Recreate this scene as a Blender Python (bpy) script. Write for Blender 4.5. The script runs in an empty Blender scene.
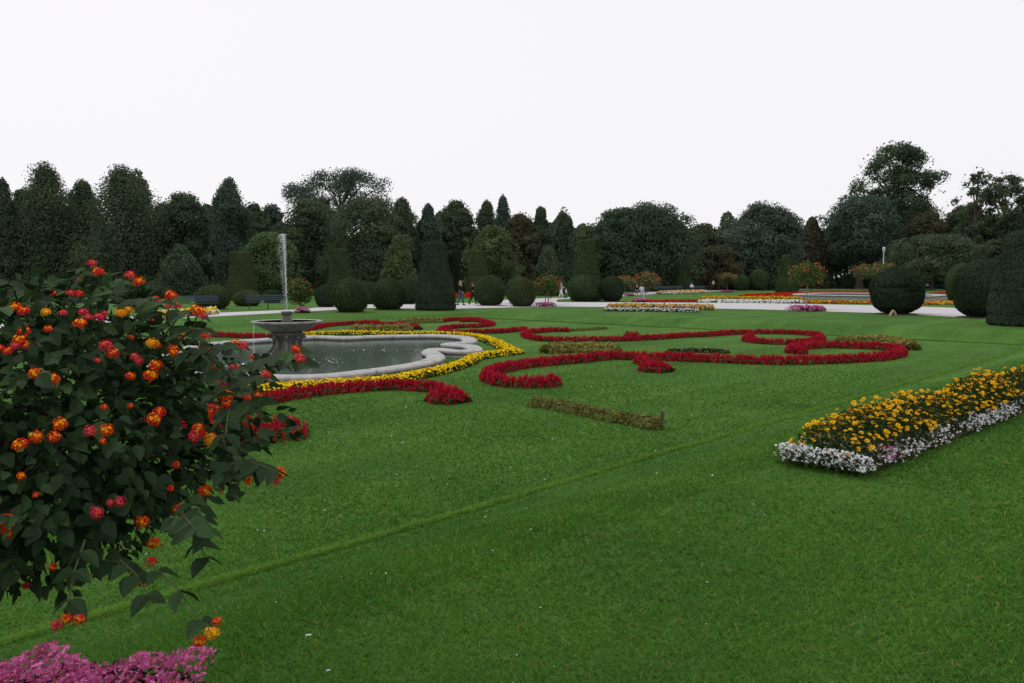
import bpy, math, random
import numpy as np
from mathutils import Vector, Matrix
R = math.radians
scene = bpy.context.scene
COL = scene.collection
# ------------------------------------------------------------ camera
CAMH = 1.9
PITCH = R(4.58)
F = 780.0
cam_d = bpy.data.cameras.new('camera'); cam = bpy.data.objects.new('camera', cam_d); COL.objects.link(cam)
cam_d.sensor_width = 36; cam_d.lens = 36*F/1024; cam_d.clip_end = 6000; cam_d.clip_start = 0.05
cam.location = (0, 0, CAMH); cam.rotation_euler = (math.pi/2-PITCH, 0, 0)
scene.camera = cam
# ------------------------------------------------------------ world, overcast
world = bpy.data.worlds.new('World'); scene.world = world; world.use_nodes = True
nt = world.node_tree; nt.nodes.clear()
wo = nt.nodes.new('ShaderNodeOutputWorld'); bg = nt.nodes.new('ShaderNodeBackground')
sky = nt.nodes.new('ShaderNodeTexSky'); sky.sky_type = 'NISHITA'; sky.sun_disc = False
SUN_EL, SUN_ROT = R(55), R(-40)
sky.sun_elevation = SUN_EL; sky.sun_rotation = SUN_ROT; sky.dust_density = 3.0; sky.air_density = 1.2
hs = nt.nodes.new('ShaderNodeHueSaturation'); hs.inputs['Saturation'].default_value = 0.25
nt.links.new(sky.outputs[0], hs.inputs['Color'])
mx = nt.nodes.new('ShaderNodeMix'); mx.data_type = 'RGBA'; mx.inputs[0].default_value = 0.10
mx.inputs[6].default_value = (9.75, 9.6, 9.95, 1)          # overcast cloud layer
nt.links.new(hs.outputs[0], mx.inputs[7])
nt.links.new(mx.outputs[2], bg.inputs[0]); bg.inputs[1].default_value = 0.10
nt.links.new(bg.outputs[0], wo.inputs[0])
sd = bpy.data.lights.new('sun', 'SUN'); sun = bpy.data.objects.new('sun', sd); COL.objects.link(sun)
sd.energy = 1.5; sd.angle = R(50); sd.color = (1, 0.96, 0.9)
sdir = Vector((math.sin(SUN_ROT)*math.cos(SUN_EL), math.cos(SUN_ROT)*math.cos(SUN_EL), math.sin(SUN_EL)))
sun.rotation_euler = sdir.to_track_quat('Z', 'Y').to_euler()
scene.view_settings.view_transform = 'Standard'; scene.view_settings.look = 'None'
scene.view_settings.exposure = 0.0; scene.view_settings.gamma = 1.0
scene.view_settings.use_curve_mapping = False
# ------------------------------------------------------------ helpers
rng = np.random.default_rng(7)
random.seed(7)

def ray(px, py):
    x = (px-512)/F; y = (341.5-py)/F
    return (x, math.cos(PITCH)+y*math.sin(PITCH), -math.sin(PITCH)+y*math.cos(PITCH))
def at(px, py, z=0.0):
    """ground position seen at a photo pixel"""
    d = ray(px, py); t = (z-CAMH)/d[2]
    return (d[0]*t, d[1]*t)
def up(px, py, Y):
    """x and z at a photo pixel for a known distance"""
    d = ray(px, py); t = Y/d[1]
    return d[0]*t, CAMH+d[2]*t
AX = R(44)
U = (math.sin(AX), math.cos(AX)); V = (-math.cos(AX), math.sin(AX))
def uv(u, v): return (u*U[0]+v*V[0], u*U[1]+v*V[1])

def ss(a, b, x):
    t = np.clip((x-a)/(b-a), 0, 1); return t*t*(3-2*t)
LOW = -0.35
def ground_z(X, Y):
    X = np.asarray(X, float); Y = np.asarray(Y, float)
    u = X*U[0]+Y*U[1]; v = X*V[0]+Y*V[1]
    k = ss(3.5, 5.4, v)*(1-ss(32.6, 34.4, v))*ss(-13, -10.6, u)*(1-ss(31.4, 33.4, u))
    return LOW*k

def tag(o, label=None, cat=None, group=None, kind=None):
    if label: o['label'] = label
    if cat: o['category'] = cat
    if group: o['group'] = group
    if kind: o['kind'] = kind
    return o
def empty(name, loc, label, cat, group=None):
    o = bpy.data.objects.new(name, None); COL.objects.link(o); o.location = loc
    o.empty_display_size = 0.2
    return tag(o, label, cat, group)
def dup(root, loc, rz, label):
    r = root.copy(); COL.objects.link(r); r.location = loc; r.rotation_euler = (0, 0, rz); r['label'] = label
    for ch in list(root.children):
        c = ch.copy(); COL.objects.link(c); c.parent = r
        for g in list(ch.children):
            d = g.copy(); COL.objects.link(d); d.parent = c
    return r

def finish(me, name, mats, parent, smooth):
    o = bpy.data.objects.new(name, me); COL.objects.link(o)
    for m in (mats if isinstance(mats, (list, tuple)) else [mats]): me.materials.append(m)
    if parent is not None: o.parent = parent
    if smooth: me.shade_smooth()
    return o

def npmesh(name, verts, k, mats, parent=None, tint=None, midx=None, smooth=False, off=(0, 0, 0)):
    """verts: (N*k,3), polygons of k corners each"""
    verts = np.asarray(verts, float).reshape(-1, 3) - np.asarray(off, float)
    n = len(verts)//k
    me = bpy.data.meshes.new(name)
    me.vertices.add(len(verts)); me.vertices.foreach_set('co', verts.astype(np.float32).ravel())
    me.loops.add(n*k); me.loops.foreach_set('vertex_index', np.arange(n*k, dtype=np.int32))
    me.polygons.add(n); me.polygons.foreach_set('loop_start', (np.arange(n)*k).astype(np.int32))
    me.polygons.foreach_set('loop_total', np.full(n, k, np.int32))
    if midx is not None: me.polygons.foreach_set('material_index', np.asarray(midx, np.int32))
    me.update()
    if tint is not None:
        a = me.attributes.new('tint', 'FLOAT', 'FACE'); a.data.foreach_set('value', np.clip(tint, 0, 1).astype(np.float32))
    return finish(me, name, mats, parent, smooth)

class G:
    def __init__(s): s.v = []; s.f = []; s.m = []
    def add(s, vs, fs, m=0):
        b = len(s.v); s.v += [tuple(p) for p in vs]; s.f += [tuple(b+i for i in f) for f in fs]; s.m += [m]*len(fs)
    def box(s, c, d, m=0, rz=0, rx=0):
        M = Matrix.Translation(c) @ Matrix.Rotation(rz, 4, 'Z') @ Matrix.Rotation(rx, 4, 'X')
        vs = [M @ Vector((x*d[0]/2, y*d[1]/2, z*d[2]/2)) for x in (-1, 1) for y in (-1, 1) for z in (-1, 1)]
        s.add(vs, [(0, 1, 3, 2), (4, 6, 7, 5), (0, 4, 5, 1), (2, 3, 7, 6), (0, 2, 6, 4), (1, 5, 7, 3)], m)
    def tube(s, pts, rad, n=8, m=0, cap=True):
        pts = [Vector(p) for p in pts]
        rad = rad if isinstance(rad, (list, tuple)) else [rad]*len(pts)
        vs = []; 
        ref = Vector((0, 0, 1)) if abs((pts[-1]-pts[0]).normalized().z) < 0.9 else Vector((1, 0, 0))
        for i, p in enumerate(pts):
            t = (pts[min(i+1, len(pts)-1)]-pts[max(i-1, 0)]).normalized()
            a = t.cross(ref).normalized(); b = t.cross(a)
            for j in range(n):
                w = 2*math.pi*j/n; vs.append(p+(a*math.cos(w)+b*math.sin(w))*rad[i])
        fs = [(i*n+j, i*n+(j+1) % n, (i+1)*n+(j+1) % n, (i+1)*n+j) for i in range(len(pts)-1) for j in range(n)]
        if cap: fs += [tuple(range(n)), tuple((len(pts)-1)*n+j for j in reversed(range(n)))]
        s.add(vs, fs, m)
    def lathe(s, prof, n=32, c=(0, 0, 0), m=0, lobe=0, k=0):
        vs = []
        for (r, z) in prof:
            for j in range(n):
                w = 2*math.pi*j/n; rr = r*(1+lobe*math.cos(k*w)) if k else r
                vs.append((c[0]+rr*math.cos(w), c[1]+rr*math.sin(w), c[2]+z))
        q = len(prof)
        fs = [(i*n+j, i*n+(j+1) % n, (i+1)*n+(j+1) % n, (i+1)*n+j) for i in range(q-1) for j in range(n)]
        fs += [tuple(reversed(range(n))), tuple((q-1)*n+j for j in range(n))]
        s.add(vs, fs, m)
    def ball(s, c, r, n=10, m=0, sz=1.0):
        prof = [(max(1e-4, r*math.sin(math.pi*i/n)), -r*sz*math.cos(math.pi*i/n)) for i in range(n+1)]
        s.lathe(prof, n+2, c, m)
    def build(s, name, mats, parent=None, smooth=True, off=(0, 0, 0)):
        me = bpy.data.meshes.new(name)
        o = Vector(off)
        me.from_pydata([tuple(Vector(p)-o) for p in s.v], [], s.f); me.update()
        me.polygons.foreach_set('material_index', s.m)
        ob = finish(me, name, mats, parent, smooth)
        if smooth:
            try: me.set_sharp_from_angle(angle=R(42))
            except Exception: pass
        return ob

def unit(a): return a/np.maximum(np.linalg.norm(a, axis=-1, keepdims=True), 1e-9)
def quads(c, nrm, size, asp=0.6, r=None):
    """rhombic leaves: centre, normal, half length"""
    r = r or rng
    c = np.asarray(c, float); n = len(c)
    nrm = unit(np.asarray(nrm, float)); size = np.broadcast_to(np.asarray(size, float), (n,))[:, None]
    t = unit(np.cross(nrm, r.normal(size=(n, 3)))); b = np.cross(nrm, t)
    return np.stack([c+t*size, c+b*size*asp, c-t*size, c-b*size*asp], 1).reshape(-1, 3)
def sph(n, r=None):
    return unit((r or rng).normal(size=(n, 3)))

# ------------------------------------------------------------ materials
def mat(name, col, rough=0.8, spec=0.3, noise=None, bump=0.0, scale=20.0, metal=0.0, alpha=1.0, coat=0):
    m = bpy.data.materials.new(name); m.use_nodes = True; t = m.node_tree; p = t.nodes['Principled BSDF']
    p.inputs['Base Color'].default_value = (*col, 1); p.inputs['Roughness'].default_value = rough
    p.inputs['Specular IOR Level'].default_value = spec; p.inputs['Metallic'].default_value = metal
    p.inputs['Alpha'].default_value = alpha
    if noise or bump:
        tc = t.nodes.new('ShaderNodeTexCoord'); nz = t.nodes.new('ShaderNodeTexNoise')
        nz.inputs['Scale'].default_value = scale; nz.inputs['Detail'].default_value = 6; nz.inputs['Roughness'].default_value = 0.65
        t.links.new(tc.outputs['Object'], nz.inputs['Vector'])
        if noise:
            cr = t.nodes.new('ShaderNodeValToRGB'); e = cr.color_ramp.elements
            e[0].position = 0.32; e[1].position = 0.68
            e[0].color = (*[c*(1-noise) for c in col], 1); e[1].color = (*[min(1, c*(1+noise)) for c in col], 1)
            t.links.new(nz.outputs[0], cr.inputs[0]); t.links.new(cr.outputs[0], p.inputs['Base Color'])
        if bump:
            bp = t.nodes.new('ShaderNodeBump'); bp.inputs['Strength'].default_value = bump; bp.inputs['Distance'].default_value = 0.02
            t.links.new(nz.outputs[0], bp.inputs['Height']); t.links.new(bp.outputs[0], p.inputs['Normal'])
    return m
def leafmat(name, dark, mid, light, trans=0.2, gloss=0.0, accent=None):
    m = bpy.data.materials.new(name); m.use_nodes = True; t = m.node_tree; t.nodes.clear()
    out = t.nodes.new('ShaderNodeOutputMaterial'); at_ = t.nodes.new('ShaderNodeAttribute'); at_.attribute_name = 'tint'
    cr = t.nodes.new('ShaderNodeValToRGB'); e = cr.color_ramp.elements
    e[0].position = 0.0; e[0].color = (*dark, 1); e[1].position = 0.5; e[1].color = (*mid, 1)
    x = e.new(0.9); x.color = (*light, 1)
    if accent: x = e.new(0.97); x.color = (*accent, 1)
    t.links.new(at_.outputs['Fac'], cr.inputs[0])
    d = t.nodes.new('ShaderNodeBsdfDiffuse'); tr = t.nodes.new('ShaderNodeBsdfTranslucent'); ms = t.nodes.new('ShaderNodeMixShader')
    ms.inputs[0].default_value = trans
    t.links.new(cr.outputs[0], d.inputs[0]); t.links.new(cr.outputs[0], tr.inputs[0])
    t.links.new(d.outputs[0], ms.inputs[1]); t.links.new(tr.outputs[0], ms.inputs[2])
    last = ms
    if gloss:
        g = t.nodes.new('ShaderNodeBsdfGlossy'); g.inputs['Roughness'].default_value = 0.45
        m2 = t.nodes.new('ShaderNodeMixShader'); m2.inputs[0].default_value = gloss
        t.links.new(ms.outputs[0], m2.inputs[1]); t.links.new(g.outputs[0], m2.inputs[2]); last = m2
    t.links.new(last.outputs[0], out.inputs[0])
    return m
M = {}
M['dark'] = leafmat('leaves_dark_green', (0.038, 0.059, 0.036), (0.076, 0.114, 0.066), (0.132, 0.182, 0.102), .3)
M['blue'] = leafmat('leaves_blue_green', (0.041, 0.062, 0.048), (0.080, 0.118, 0.091), (0.147, 0.195, 0.147), .3)
M['olive'] = leafmat('leaves_olive', (0.053, 0.071, 0.032), (0.106, 0.134, 0.062), (0.175, 0.212, 0.098), .3)
M['brown'] = leafmat('leaves_brownish', (0.049, 0.052, 0.031), (0.090, 0.092, 0.056), (0.145, 0.129, 0.074), .3)
M['light'] = leafmat('leaves_light_green', (0.047, 0.080, 0.034), (0.100, 0.158, 0.066), (0.164, 0.234, 0.098), .3)
M['mix'] = leafmat('leaves_green_russet', (0.043, 0.062, 0.038), (0.086, 0.120, 0.070), (0.150, 0.156, 0.089), .3)
M['clip'] = leafmat('clipped_leaves', (0.025, 0.042, 0.019), (0.052, 0.081, 0.038), (0.093, 0.130, 0.061))
M['clipbrown'] = leafmat('clipped_leaves_brown', (0.037, 0.049, 0.024), (0.071, 0.089, 0.040), (0.111, 0.121, 0.065))
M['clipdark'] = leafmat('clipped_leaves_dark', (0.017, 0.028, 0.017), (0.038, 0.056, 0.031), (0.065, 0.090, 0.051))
M['clipgrey'] = leafmat('clipped_leaves_grey', (.024, .036, .026), (.048, .066, .046), (.078, .10, .07))
M['standard'] = leafmat('standard_leaves', (.030, .052, .020), (.065, .105, .036), (.11, .16, .05))
M['bark'] = mat('bark', (.10, .085, .065), .9, .1, .35, .6, 6)
M['barkgrey'] = mat('pale_bark', (.22, .20, .17), .9, .1, .3, .5, 6)
M['soil'] = mat('soil', (.055, .038, .026), .95, .1, .4, .8, 30)
M['stone'] = mat('grey_stone', (.32, .318, .32), .8, .2, .22, .35, 5)
M['stonedark'] = mat('weathered_stone', (.13, .13, .12), .7, .3, .45, .5, 7)
M['iron'] = mat('dark_iron', (.03, .035, .04), .5, .4)
M['benchblue'] = mat('bench_blue_paint', (.022, .042, .058), .55, .4, .2, 0, 4)
M['lamp'] = mat('pale_post', (.55, .58, .60), .5, .4)
M['salvia'] = leafmat('salvia_red', (.16, .006, .014), (.42, .014, .034), (.60, .05, .08), .25)
M['salvialeaf'] = leafmat('salvia_leaf', (.018, .03, .012), (.035, .06, .02), (.07, .11, .035))
M['scarlet'] = leafmat('scarlet_blossoms', (0.262, 0.007, 0.007), (0.465, 0.015, 0.015), (0.562, 0.060, 0.022), .2)
M['yellow'] = leafmat('yellow_blossoms', (.50, .30, .01), (.82, .58, .012), (.9, .72, .04), .2)
M['orangeyellow'] = leafmat('orange_yellow_blossoms', (.26, .13, .012), (.55, .30, .015), (.72, .46, .03), .2)
M['white'] = leafmat('white_blossoms', (.42, .42, .42), (.66, .66, .67), (.82, .82, .83), .2)
M['pink'] = leafmat('pink_blossoms', (0.248, 0.026, 0.114), (0.538, 0.097, 0.290), (0.766, 0.246, 0.517), .25)
M['bedleaf'] = leafmat('bed_leaves', (.014, .028, .010), (.030, .058, .018), (.07, .11, .03), .2)
M['begonialeaf'] = leafmat('begonia_leaves', (.03, .012, .012), (.055, .028, .02), (.05, .075, .03), .2)
M['olivehedge'] = leafmat('olive_hedge', (0.104, 0.078, 0.026), (0.208, 0.195, 0.055), (0.312, 0.312, 0.091), .2)
M['rusthedge'] = leafmat('rust_hedge', (.08, .035, .022), (.15, .16, .045), (.17, .26, .07), .2, 0, (.30, .09, .06))
M['grassblade'] = leafmat('grass_blades', (.042, .108, .015), (.070, .186, .024), (.142, .280, .045), .3, 0, (.26, .22, .09))
M['orange'] = leafmat('orange_blossoms', (.45, .07, .02), (.60, .14, .04), (.72, .26, .08), .2)

def lawn_material():
    m = bpy.data.materials.new('lawn'); m.use_nodes = True; t = m.node_tree; p = t.nodes['Principled BSDF']
    p.inputs['Roughness'].default_value = 0.95; p.inputs['Specular IOR Level'].default_value = 0.1
    tc = t.nodes.new('ShaderNodeTexCoord')
    def nz(s, d=5, r=.6, vec=None):
        n = t.nodes.new('ShaderNodeTexNoise'); n.inputs['Scale'].default_value = s; n.inputs['Detail'].default_value = d; n.inputs['Roughness'].default_value = r
        t.links.new(vec or tc.outputs['Object'], n.inputs['Vector']); return n
    mp = t.nodes.new('ShaderNodeMapping'); mp.inputs['Rotation'].default_value = (0, 0, -(math.pi/2-AX))
    mp.vector_type = 'POINT'; t.links.new(tc.outputs['Object'], mp.inputs[0])
    ms = t.nodes.new('ShaderNodeMapping'); ms.inputs['Scale'].default_value = (0.035, 1.1, 1); t.links.new(mp.outputs[0], ms.inputs[0])
    n1 = nz(0.35); n2 = nz(9, 8, .75); n3 = nz(1.0, 4, .6, ms.outputs[0]); n4 = nz(60, 6, .8)
    def ramp(n, a, b, c0, c1):
        r = t.nodes.new('ShaderNodeValToRGB'); r.color_ramp.elements[0].position = a; r.color_ramp.elements[1].position = b
        r.color_ramp.elements[0].color = (*c0, 1); r.color_ramp.elements[1].color = (*c1, 1); t.links.new(n.outputs[0], r.inputs[0]); return r
    base = ramp(n1, .3, .7, (.039, .114, .017), (.070, .160, .027))
    def mul(a, b):
        x = t.nodes.new('ShaderNodeMix'); x.data_type = 'RGBA'; x.blend_type = 'MULTIPLY'; x.inputs[0].default_value = 1
        t.links.new(a, x.inputs[6]); t.links.new(b, x.inputs[7]); return x.outputs[2]
    o = mul(base.outputs[0], ramp(n3, .35, .65, (.74, .80, .74), (1.2, 1.13, 1.16)).outputs[0])
    o = mul(o, ramp(n2, .3, .7, (.72, .76, .7), (1.25, 1.2, 1.2)).outputs[0])
    o = mul(o, ramp(n4, .3, .7, (.6, .65, .6), (1.35, 1.3, 1.3)).outputs[0])
    t.links.new(o, p.inputs['Base Color'])
    bp = t.nodes.new('ShaderNodeBump'); bp.inputs['Strength'].default_value = .7; bp.inputs['Distance'].default_value = .03
    t.links.new(n4.outputs[0], bp.inputs['Height']); t.links.new(bp.outputs[0], p.inputs['Normal'])
    return m
M['lawn'] = lawn_material()
M['path'] = mat('pale_gravel', (.43, .42, .44), .95, .1, .12, .2, 3)

def water_material():
    m = mat('pool_water', (.065, .098, .072), .06, .5)
    t = m.node_tree; p = t.nodes['Principled BSDF']; tc = t.nodes.new('ShaderNodeTexCoord')
    n = t.nodes.new('ShaderNodeTexNoise'); n.inputs['Scale'].default_value = 5; n.inputs['Detail'].default_value = 4
    mp = t.nodes.new('ShaderNodeMapping'); mp.inputs['Scale'].default_value = (1, 1.6, 1)
    t.links.new(tc.outputs['Object'], mp.inputs[0]); t.links.new(mp.outputs[0], n.inputs['Vector'])
    b = t.nodes.new('ShaderNodeBump'); b.inputs['Strength'].default_value = .25; b.inputs['Distance'].default_value = .02
    t.links.new(n.outputs[0], b.inputs['Height']); t.links.new(b.outputs[0], p.inputs['Normal'])
    return m
M['water'] = water_material()
M['spray'] = mat('spray_water', (.85, .88, .92), .3, .5, alpha=.35)
M['drop'] = mat('water_drops', (.80, .83, .88), .2, .5, alpha=.8)

# ------------------------------------------------------------ terrain
def terrain():
    us = np.concatenate([[-2500, -600, -200, -80, -40, -25], np.arange(-16, 45, .5), [48, 55, 70, 100, 160, 300, 700, 2500]])
    vs = np.concatenate([[-2500, -600, -200, -60, -20, -8, -3, 0, 1, 2], np.arange(2.8, 37.5, .35), [40, 45, 60, 100, 200, 600, 2500]])
    uu, vv = np.meshgrid(us, vs, indexing='ij')
    X = uu*U[0]+vv*V[0]; Y = uu*U[1]+vv*V[1]; Z = ground_z(X, Y)
    Z = Z+0.003*np.sin(X*.9+Y*.4)*np.sin(Y*.7-X*.3)*((np.abs(uu) < 44) & (vv < 37))
    n, k = uu.shape
    g = G(); g.v = list(zip(X.ravel(), Y.ravel(), Z.ravel()))
    g.f = [(i*k+j, (i+1)*k+j, (i+1)*k+j+1, i*k+j+1) for i in range(n-1) for j in range(k-1)]; g.m = [0]*len(g.f)
    o = g.build('lawn_ground', M['lawn']); tag(o, 'green mown lawn with sunken parterre and banks', 'lawn', kind='structure')
terrain()
def sheet(name, px, z, m, label, cat='path'):
    g = G(); pts = [(*at(x, y, 0), z) for x, y in px]
    g.add(pts, [tuple(range(len(pts)))]); 
    # make sure it faces up
    o = g.build(name, m, smooth=False)
    if o.data.polygons[0].normal.z < 0: o.data.flip_normals()
    tag(o, label, cat, kind='structure'); return o
sheet('path', [(-60, 334), (60, 325.5), (140, 320.5), (215, 316.5), (300, 312), (365, 308), (365, 302.3), (300, 309.5), (215, 313), (140, 316.5), (60, 320.5), (-60, 328)], .008, M['path'], 'pale gravel path running left behind the round bushes')
sheet('path', [(365, 308), (440, 309), (560, 306.8), (650, 307.4), (760, 309.6), (900, 314), (1024, 321), (1200, 334),
               (1200, 318), (1024, 310.5), (900, 306), (760, 303.2), (620, 302.4), (557, 302.2), (557, 299.6), (600, 297.6), (600, 296.2), (545, 298.3),
               (500, 300), (490, 303), (440, 303.4), (365, 302.3)], .012, M['path'], 'wide pale gravel avenue beyond the lawn edge')
sheet('path', [(600, 296.2), (600, 297.6), (630, 296), (664, 293.4), (700, 292), (740, 290.6), (800, 289.4), (900, 289.4), (1060, 291), (1060, 288.6), (900, 287.6), (800, 287.6), (740, 287.9), (700, 289), (650, 291.8)],
      .016, M['path'], 'far pale gravel path along the trees')

# ------------------------------------------------------------ grass blades
def grass():
    n = 620000
    r = np.exp(rng.uniform(math.log(2.6), math.log(34), n)); a = rng.uniform(R(-46), R(46), n)
    X = r*np.sin(a); Y = r*np.cos(a)
    nl = 60000; ul = np.exp(rng.uniform(math.log(1.5), math.log(36), nl))-1.5; vl = 5.5+rng.normal(0, .019, nl)*(1+ul*.02)+.02*np.sin(ul*.9)
    nr_ = 26000; ur = 31.2+rng.normal(0, .12, nr_); vr = rng.uniform(5.5, 33, nr_)
    ul = np.concatenate([ul, ur]); vl = np.concatenate([vl, vr]); nl += nr_
    X[:nl] = ul*U[0]+vl*V[0]; Y[:nl] = ul*U[1]+vl*V[1]; r = np.hypot(X, Y)
    Z = ground_z(X, Y)
    w = 0.00085*r**1.05*rng.uniform(.7, 1.3, n); h = rng.uniform(.014, .036, n)
    patch = .5+.5*np.sin(X*1.7+3*np.sin(Y*.9))*np.sin(Y*1.3+2*np.sin(X*.7))
    v = X*V[0]+Y*V[1]
    line = np.zeros(n); line[:nl-nr_] = 1; line[nl-nr_:nl] = .15
    h = h*(1-.25*line)*np.where(line > 0, 1, np.clip(1.1-(r-12)/24, .25, 1)); w = w*np.where(line > 0, 1, np.clip(1.2-(r-12)/22, .35, 1))
    b = rng.uniform(0, 2*math.pi, n); lean = rng.uniform(0.5, 2.0, n)*h*(1+1.2*line); la = rng.uniform(0, 2*math.pi, n)
    P = np.stack([X, Y, Z-.004], 1)
    d = np.stack([np.cos(b)*w, np.sin(b)*w, 0*b], 1)
    top = P+np.stack([np.cos(la)*lean, np.sin(la)*lean, h], 1)
    vs = np.stack([P-d, P+d, top], 1).reshape(-1, 3)
    tint = np.clip(rng.normal(.45, .2, n)+.30*(patch-.5)+.42*line, 0, 1); tint = np.where(rng.random(n) < .035, 1.0, np.minimum(tint, .86))
    o = npmesh('grass', vs, 3, M['grassblade'], tint=tint)
    tag(o, 'short mown grass blades covering the near lawn', 'grass', kind='stuff')
grass()
def petals():
    n = 170; r = np.exp(rng.uniform(math.log(3.2), math.log(28), n)); a = rng.uniform(R(-36), R(20), n)
    X = r*np.sin(a); Y = r*np.cos(a); Z = ground_z(X, Y)+.035
    c = np.stack([X, Y, Z], 1); nn = np.stack([rng.normal(0, .4, n), rng.normal(-.3, .4, n), np.ones(n)], 1)
    k = rng.uniform(.004, .008, n)*np.clip(r/6, .6, 2.2)
    o = npmesh('daisies', np.concatenate([quads(c, nn, k, .8), quads(c, nn+.3, k*.9, .8)]), 4, M['white'], tint=rng.uniform(.3, .9, 2*n))
    tag(o, 'tiny white daisies scattered over the lawn', 'daisies', kind='stuff')
petals()
def feather(px, py, s, label):
    x, y = at(px, py); z = float(ground_z(x, y))
    t = empty('feather', (x, y, z), label, 'feather', 'feathers on the lawn')
    g = G(); g.tube([(-s, 0, .03), (0, .004, .045), (s, 0, .04)], [.0015, .0015, .0008], 5); g.build('quill', M['lamp'], t)
    c = np.zeros((26, 3)); c[:, 0] = np.linspace(-s*.6, s, 26); c[:, 2] = .045; c[:, 1] = np.where(np.arange(26) % 2, .012, -.012)*s/.05
    npmesh('vane', quads(c, np.tile([0, -.3, 1], (26, 1)), .016*s/.05, .5), 4, M['white'], t, tint=np.full(26, .7))
feather(308, 643, .016, 'white downy feather lying on the near lawn right of the pink bed')
feather(328, 679, .010, 'small pale feather at the bottom edge of the lawn')

# ------------------------------------------------------------ trees
def profile(kind, t):
    if kind == 'cone': return np.clip(1-t**2.1, 0, 1)**.80
    if kind == 'column': return np.where(t < .25, .72+t*1.1, 1)*np.clip((1-t)*3.0, 0, 1)**.62
    if kind == 'umbrella': return np.sqrt(np.clip(1-(2*t-.72)**2/1.7, 0, 1))*np.clip(t*6, .3, 1)
    return np.sqrt(np.clip(1-(2*t-.86)**2/1.32, 0, 1))   # broad
GRP = {'far': 'trees in the wood behind the garden'}
def tree(px, top, width, Y, kind, mkey, label, base=0.0, n=7000, dens=1.0, name=None, leaf=.165, low=.0, trunkr=.28, seed=None):
    r = np.random.default_rng(seed or int(px*7+top*3+width))
    width = width*(1.14 if px < 700 and kind not in ('umbrella', 'column') else 1.04)
    x, ztop = up(px, top, Y)
    _x2, _ = up(px+width/2, top, Y); hw = abs(_x2-x)
    H = ztop-base
    if 'tallest' in label: name = 'broadleaf_tree'
    nm = name or {'cone': 'conifer_tree', 'column': 'columnar_tree', 'umbrella': 'umbrella_pine', 'open': 'open_crowned_tree'}.get(kind, 'broadleaf_tree')
    n = int(n*2.8)
    root = empty(nm, (x, Y, base), label, 'tree', GRP['far'])
    cb = {'umbrella': .60, 'open': .12}.get(kind, low)*H        # crown base
    ch = H-cb
    pk = 'broad' if kind == 'open' else kind
    K = {'cone': 90, 'column': 60, 'umbrella': 34, 'open': 54}.get(kind, 74)
    K = int(K*max(1, min(2.2, hw*2*ch/60)))
    t = r.uniform(0.02, .97, K); 
    if pk != 'column': t = t**(1.15 if pk == 'cone' else .9)
    ang = r.uniform(0, 2*math.pi, K)
    pa = r.uniform(0, 6.3, 4)
    wob = 1+.13*np.sin(2*ang+5*t+pa[0])+.10*np.sin(3*ang-9*t+pa[1])+.08*np.sin(14*t+pa[2]+ang)
    pr = profile(pk, t)*hw*wob
    lr = {'cone': .26, 'column': .36, 'umbrella': .20, 'open': .17}.get(kind, .23)*hw*r.uniform(.6, 1.4, K)
    lr = np.maximum(np.minimum(lr, .35+pr*.7), .12*hw)
    rad = np.maximum(pr-lr*.85, 0)*np.sqrt(r.uniform(.40, 1, K))*r.uniform(.92, 1.1, K)
    cen = np.stack([rad*np.cos(ang), rad*np.sin(ang), cb+t*ch*.97], 1)
    cen[:, 2] = np.minimum(cen[:, 2], H-lr*.9)
    per = (lr**2); per = np.maximum((per/per.sum()*n*dens).astype(int), 12)
    C = []; N = []; T = []
    for i in range(K):
        m_ = per[i]; d = sph(m_, r); d[:, 2] = np.abs(d[:, 2])*np.where(r.random(m_) < .72, 1, -1)
        rr = lr[i]*r.uniform(.62, 1.12, m_)[:, None]
        st = np.array([1, 1, 1.35 if pk in ('cone', 'column') else .85])
        C.append(cen[i]+d*rr*st); N.append(d+r.normal(0, .30, (m_, 3)))
        T.append(np.full(m_, r.normal(0, .13))+r.normal(.45, .12, m_))
    if pk in ('broad', 'cone', 'column') and kind != 'open':
        m_ = int(n*.22); tt = r.uniform(.0, .9, m_); aa = r.uniform(0, 2*math.pi, m_); q = profile(pk, tt)*hw*.74*np.sqrt(r.uniform(.2, 1, m_))
        C.append(np.stack([q*np.cos(aa), q*np.sin(aa), cb+tt*ch], 1)); N.append(np.stack([np.cos(aa), np.sin(aa), .4+0*aa], 1)+r.normal(0, .3, (m_, 3))); T.append(r.normal(.4, .15, m_))
    # sparse twig tips beyond the outline
    m_ = int(n*.022); tt = r.uniform(.1, 1, m_); aa = r.uniform(0, 2*math.pi, m_); q = profile(pk, tt)*hw*r.uniform(.9, 1.04, m_)
    C.append(np.stack([q*np.cos(aa), q*np.sin(aa), cb+tt*ch*1.01], 1)); N.append(sph(m_, r)); T.append(r.normal(.5, .2, m_))
    C = np.concatenate(C); N = np.concatenate(N); T = np.concatenate(T)
    sz = leaf*Y/120*r.uniform(.7, 1.4, len(C))
    C[:, 2] = np.maximum(C[:, 2], .1)
    cr = npmesh('crown', quads(C, N, sz, .62, r), 4, M[mkey], root, tint=T)
    g = G(); tr = trunkr*H/12
    tops = H*(.8 if kind != 'umbrella' else .85)
    tops = tops if kind in ('umbrella', 'open') or low > .1 else H*.55
    g.tube([(0, 0, -.1), (0, 0, H*.05), (r.normal(0, .1), r.normal(0, .1), H*.4), (0, 0, tops)], [tr*1.4, tr, tr*.8, tr*.2], 7)
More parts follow.
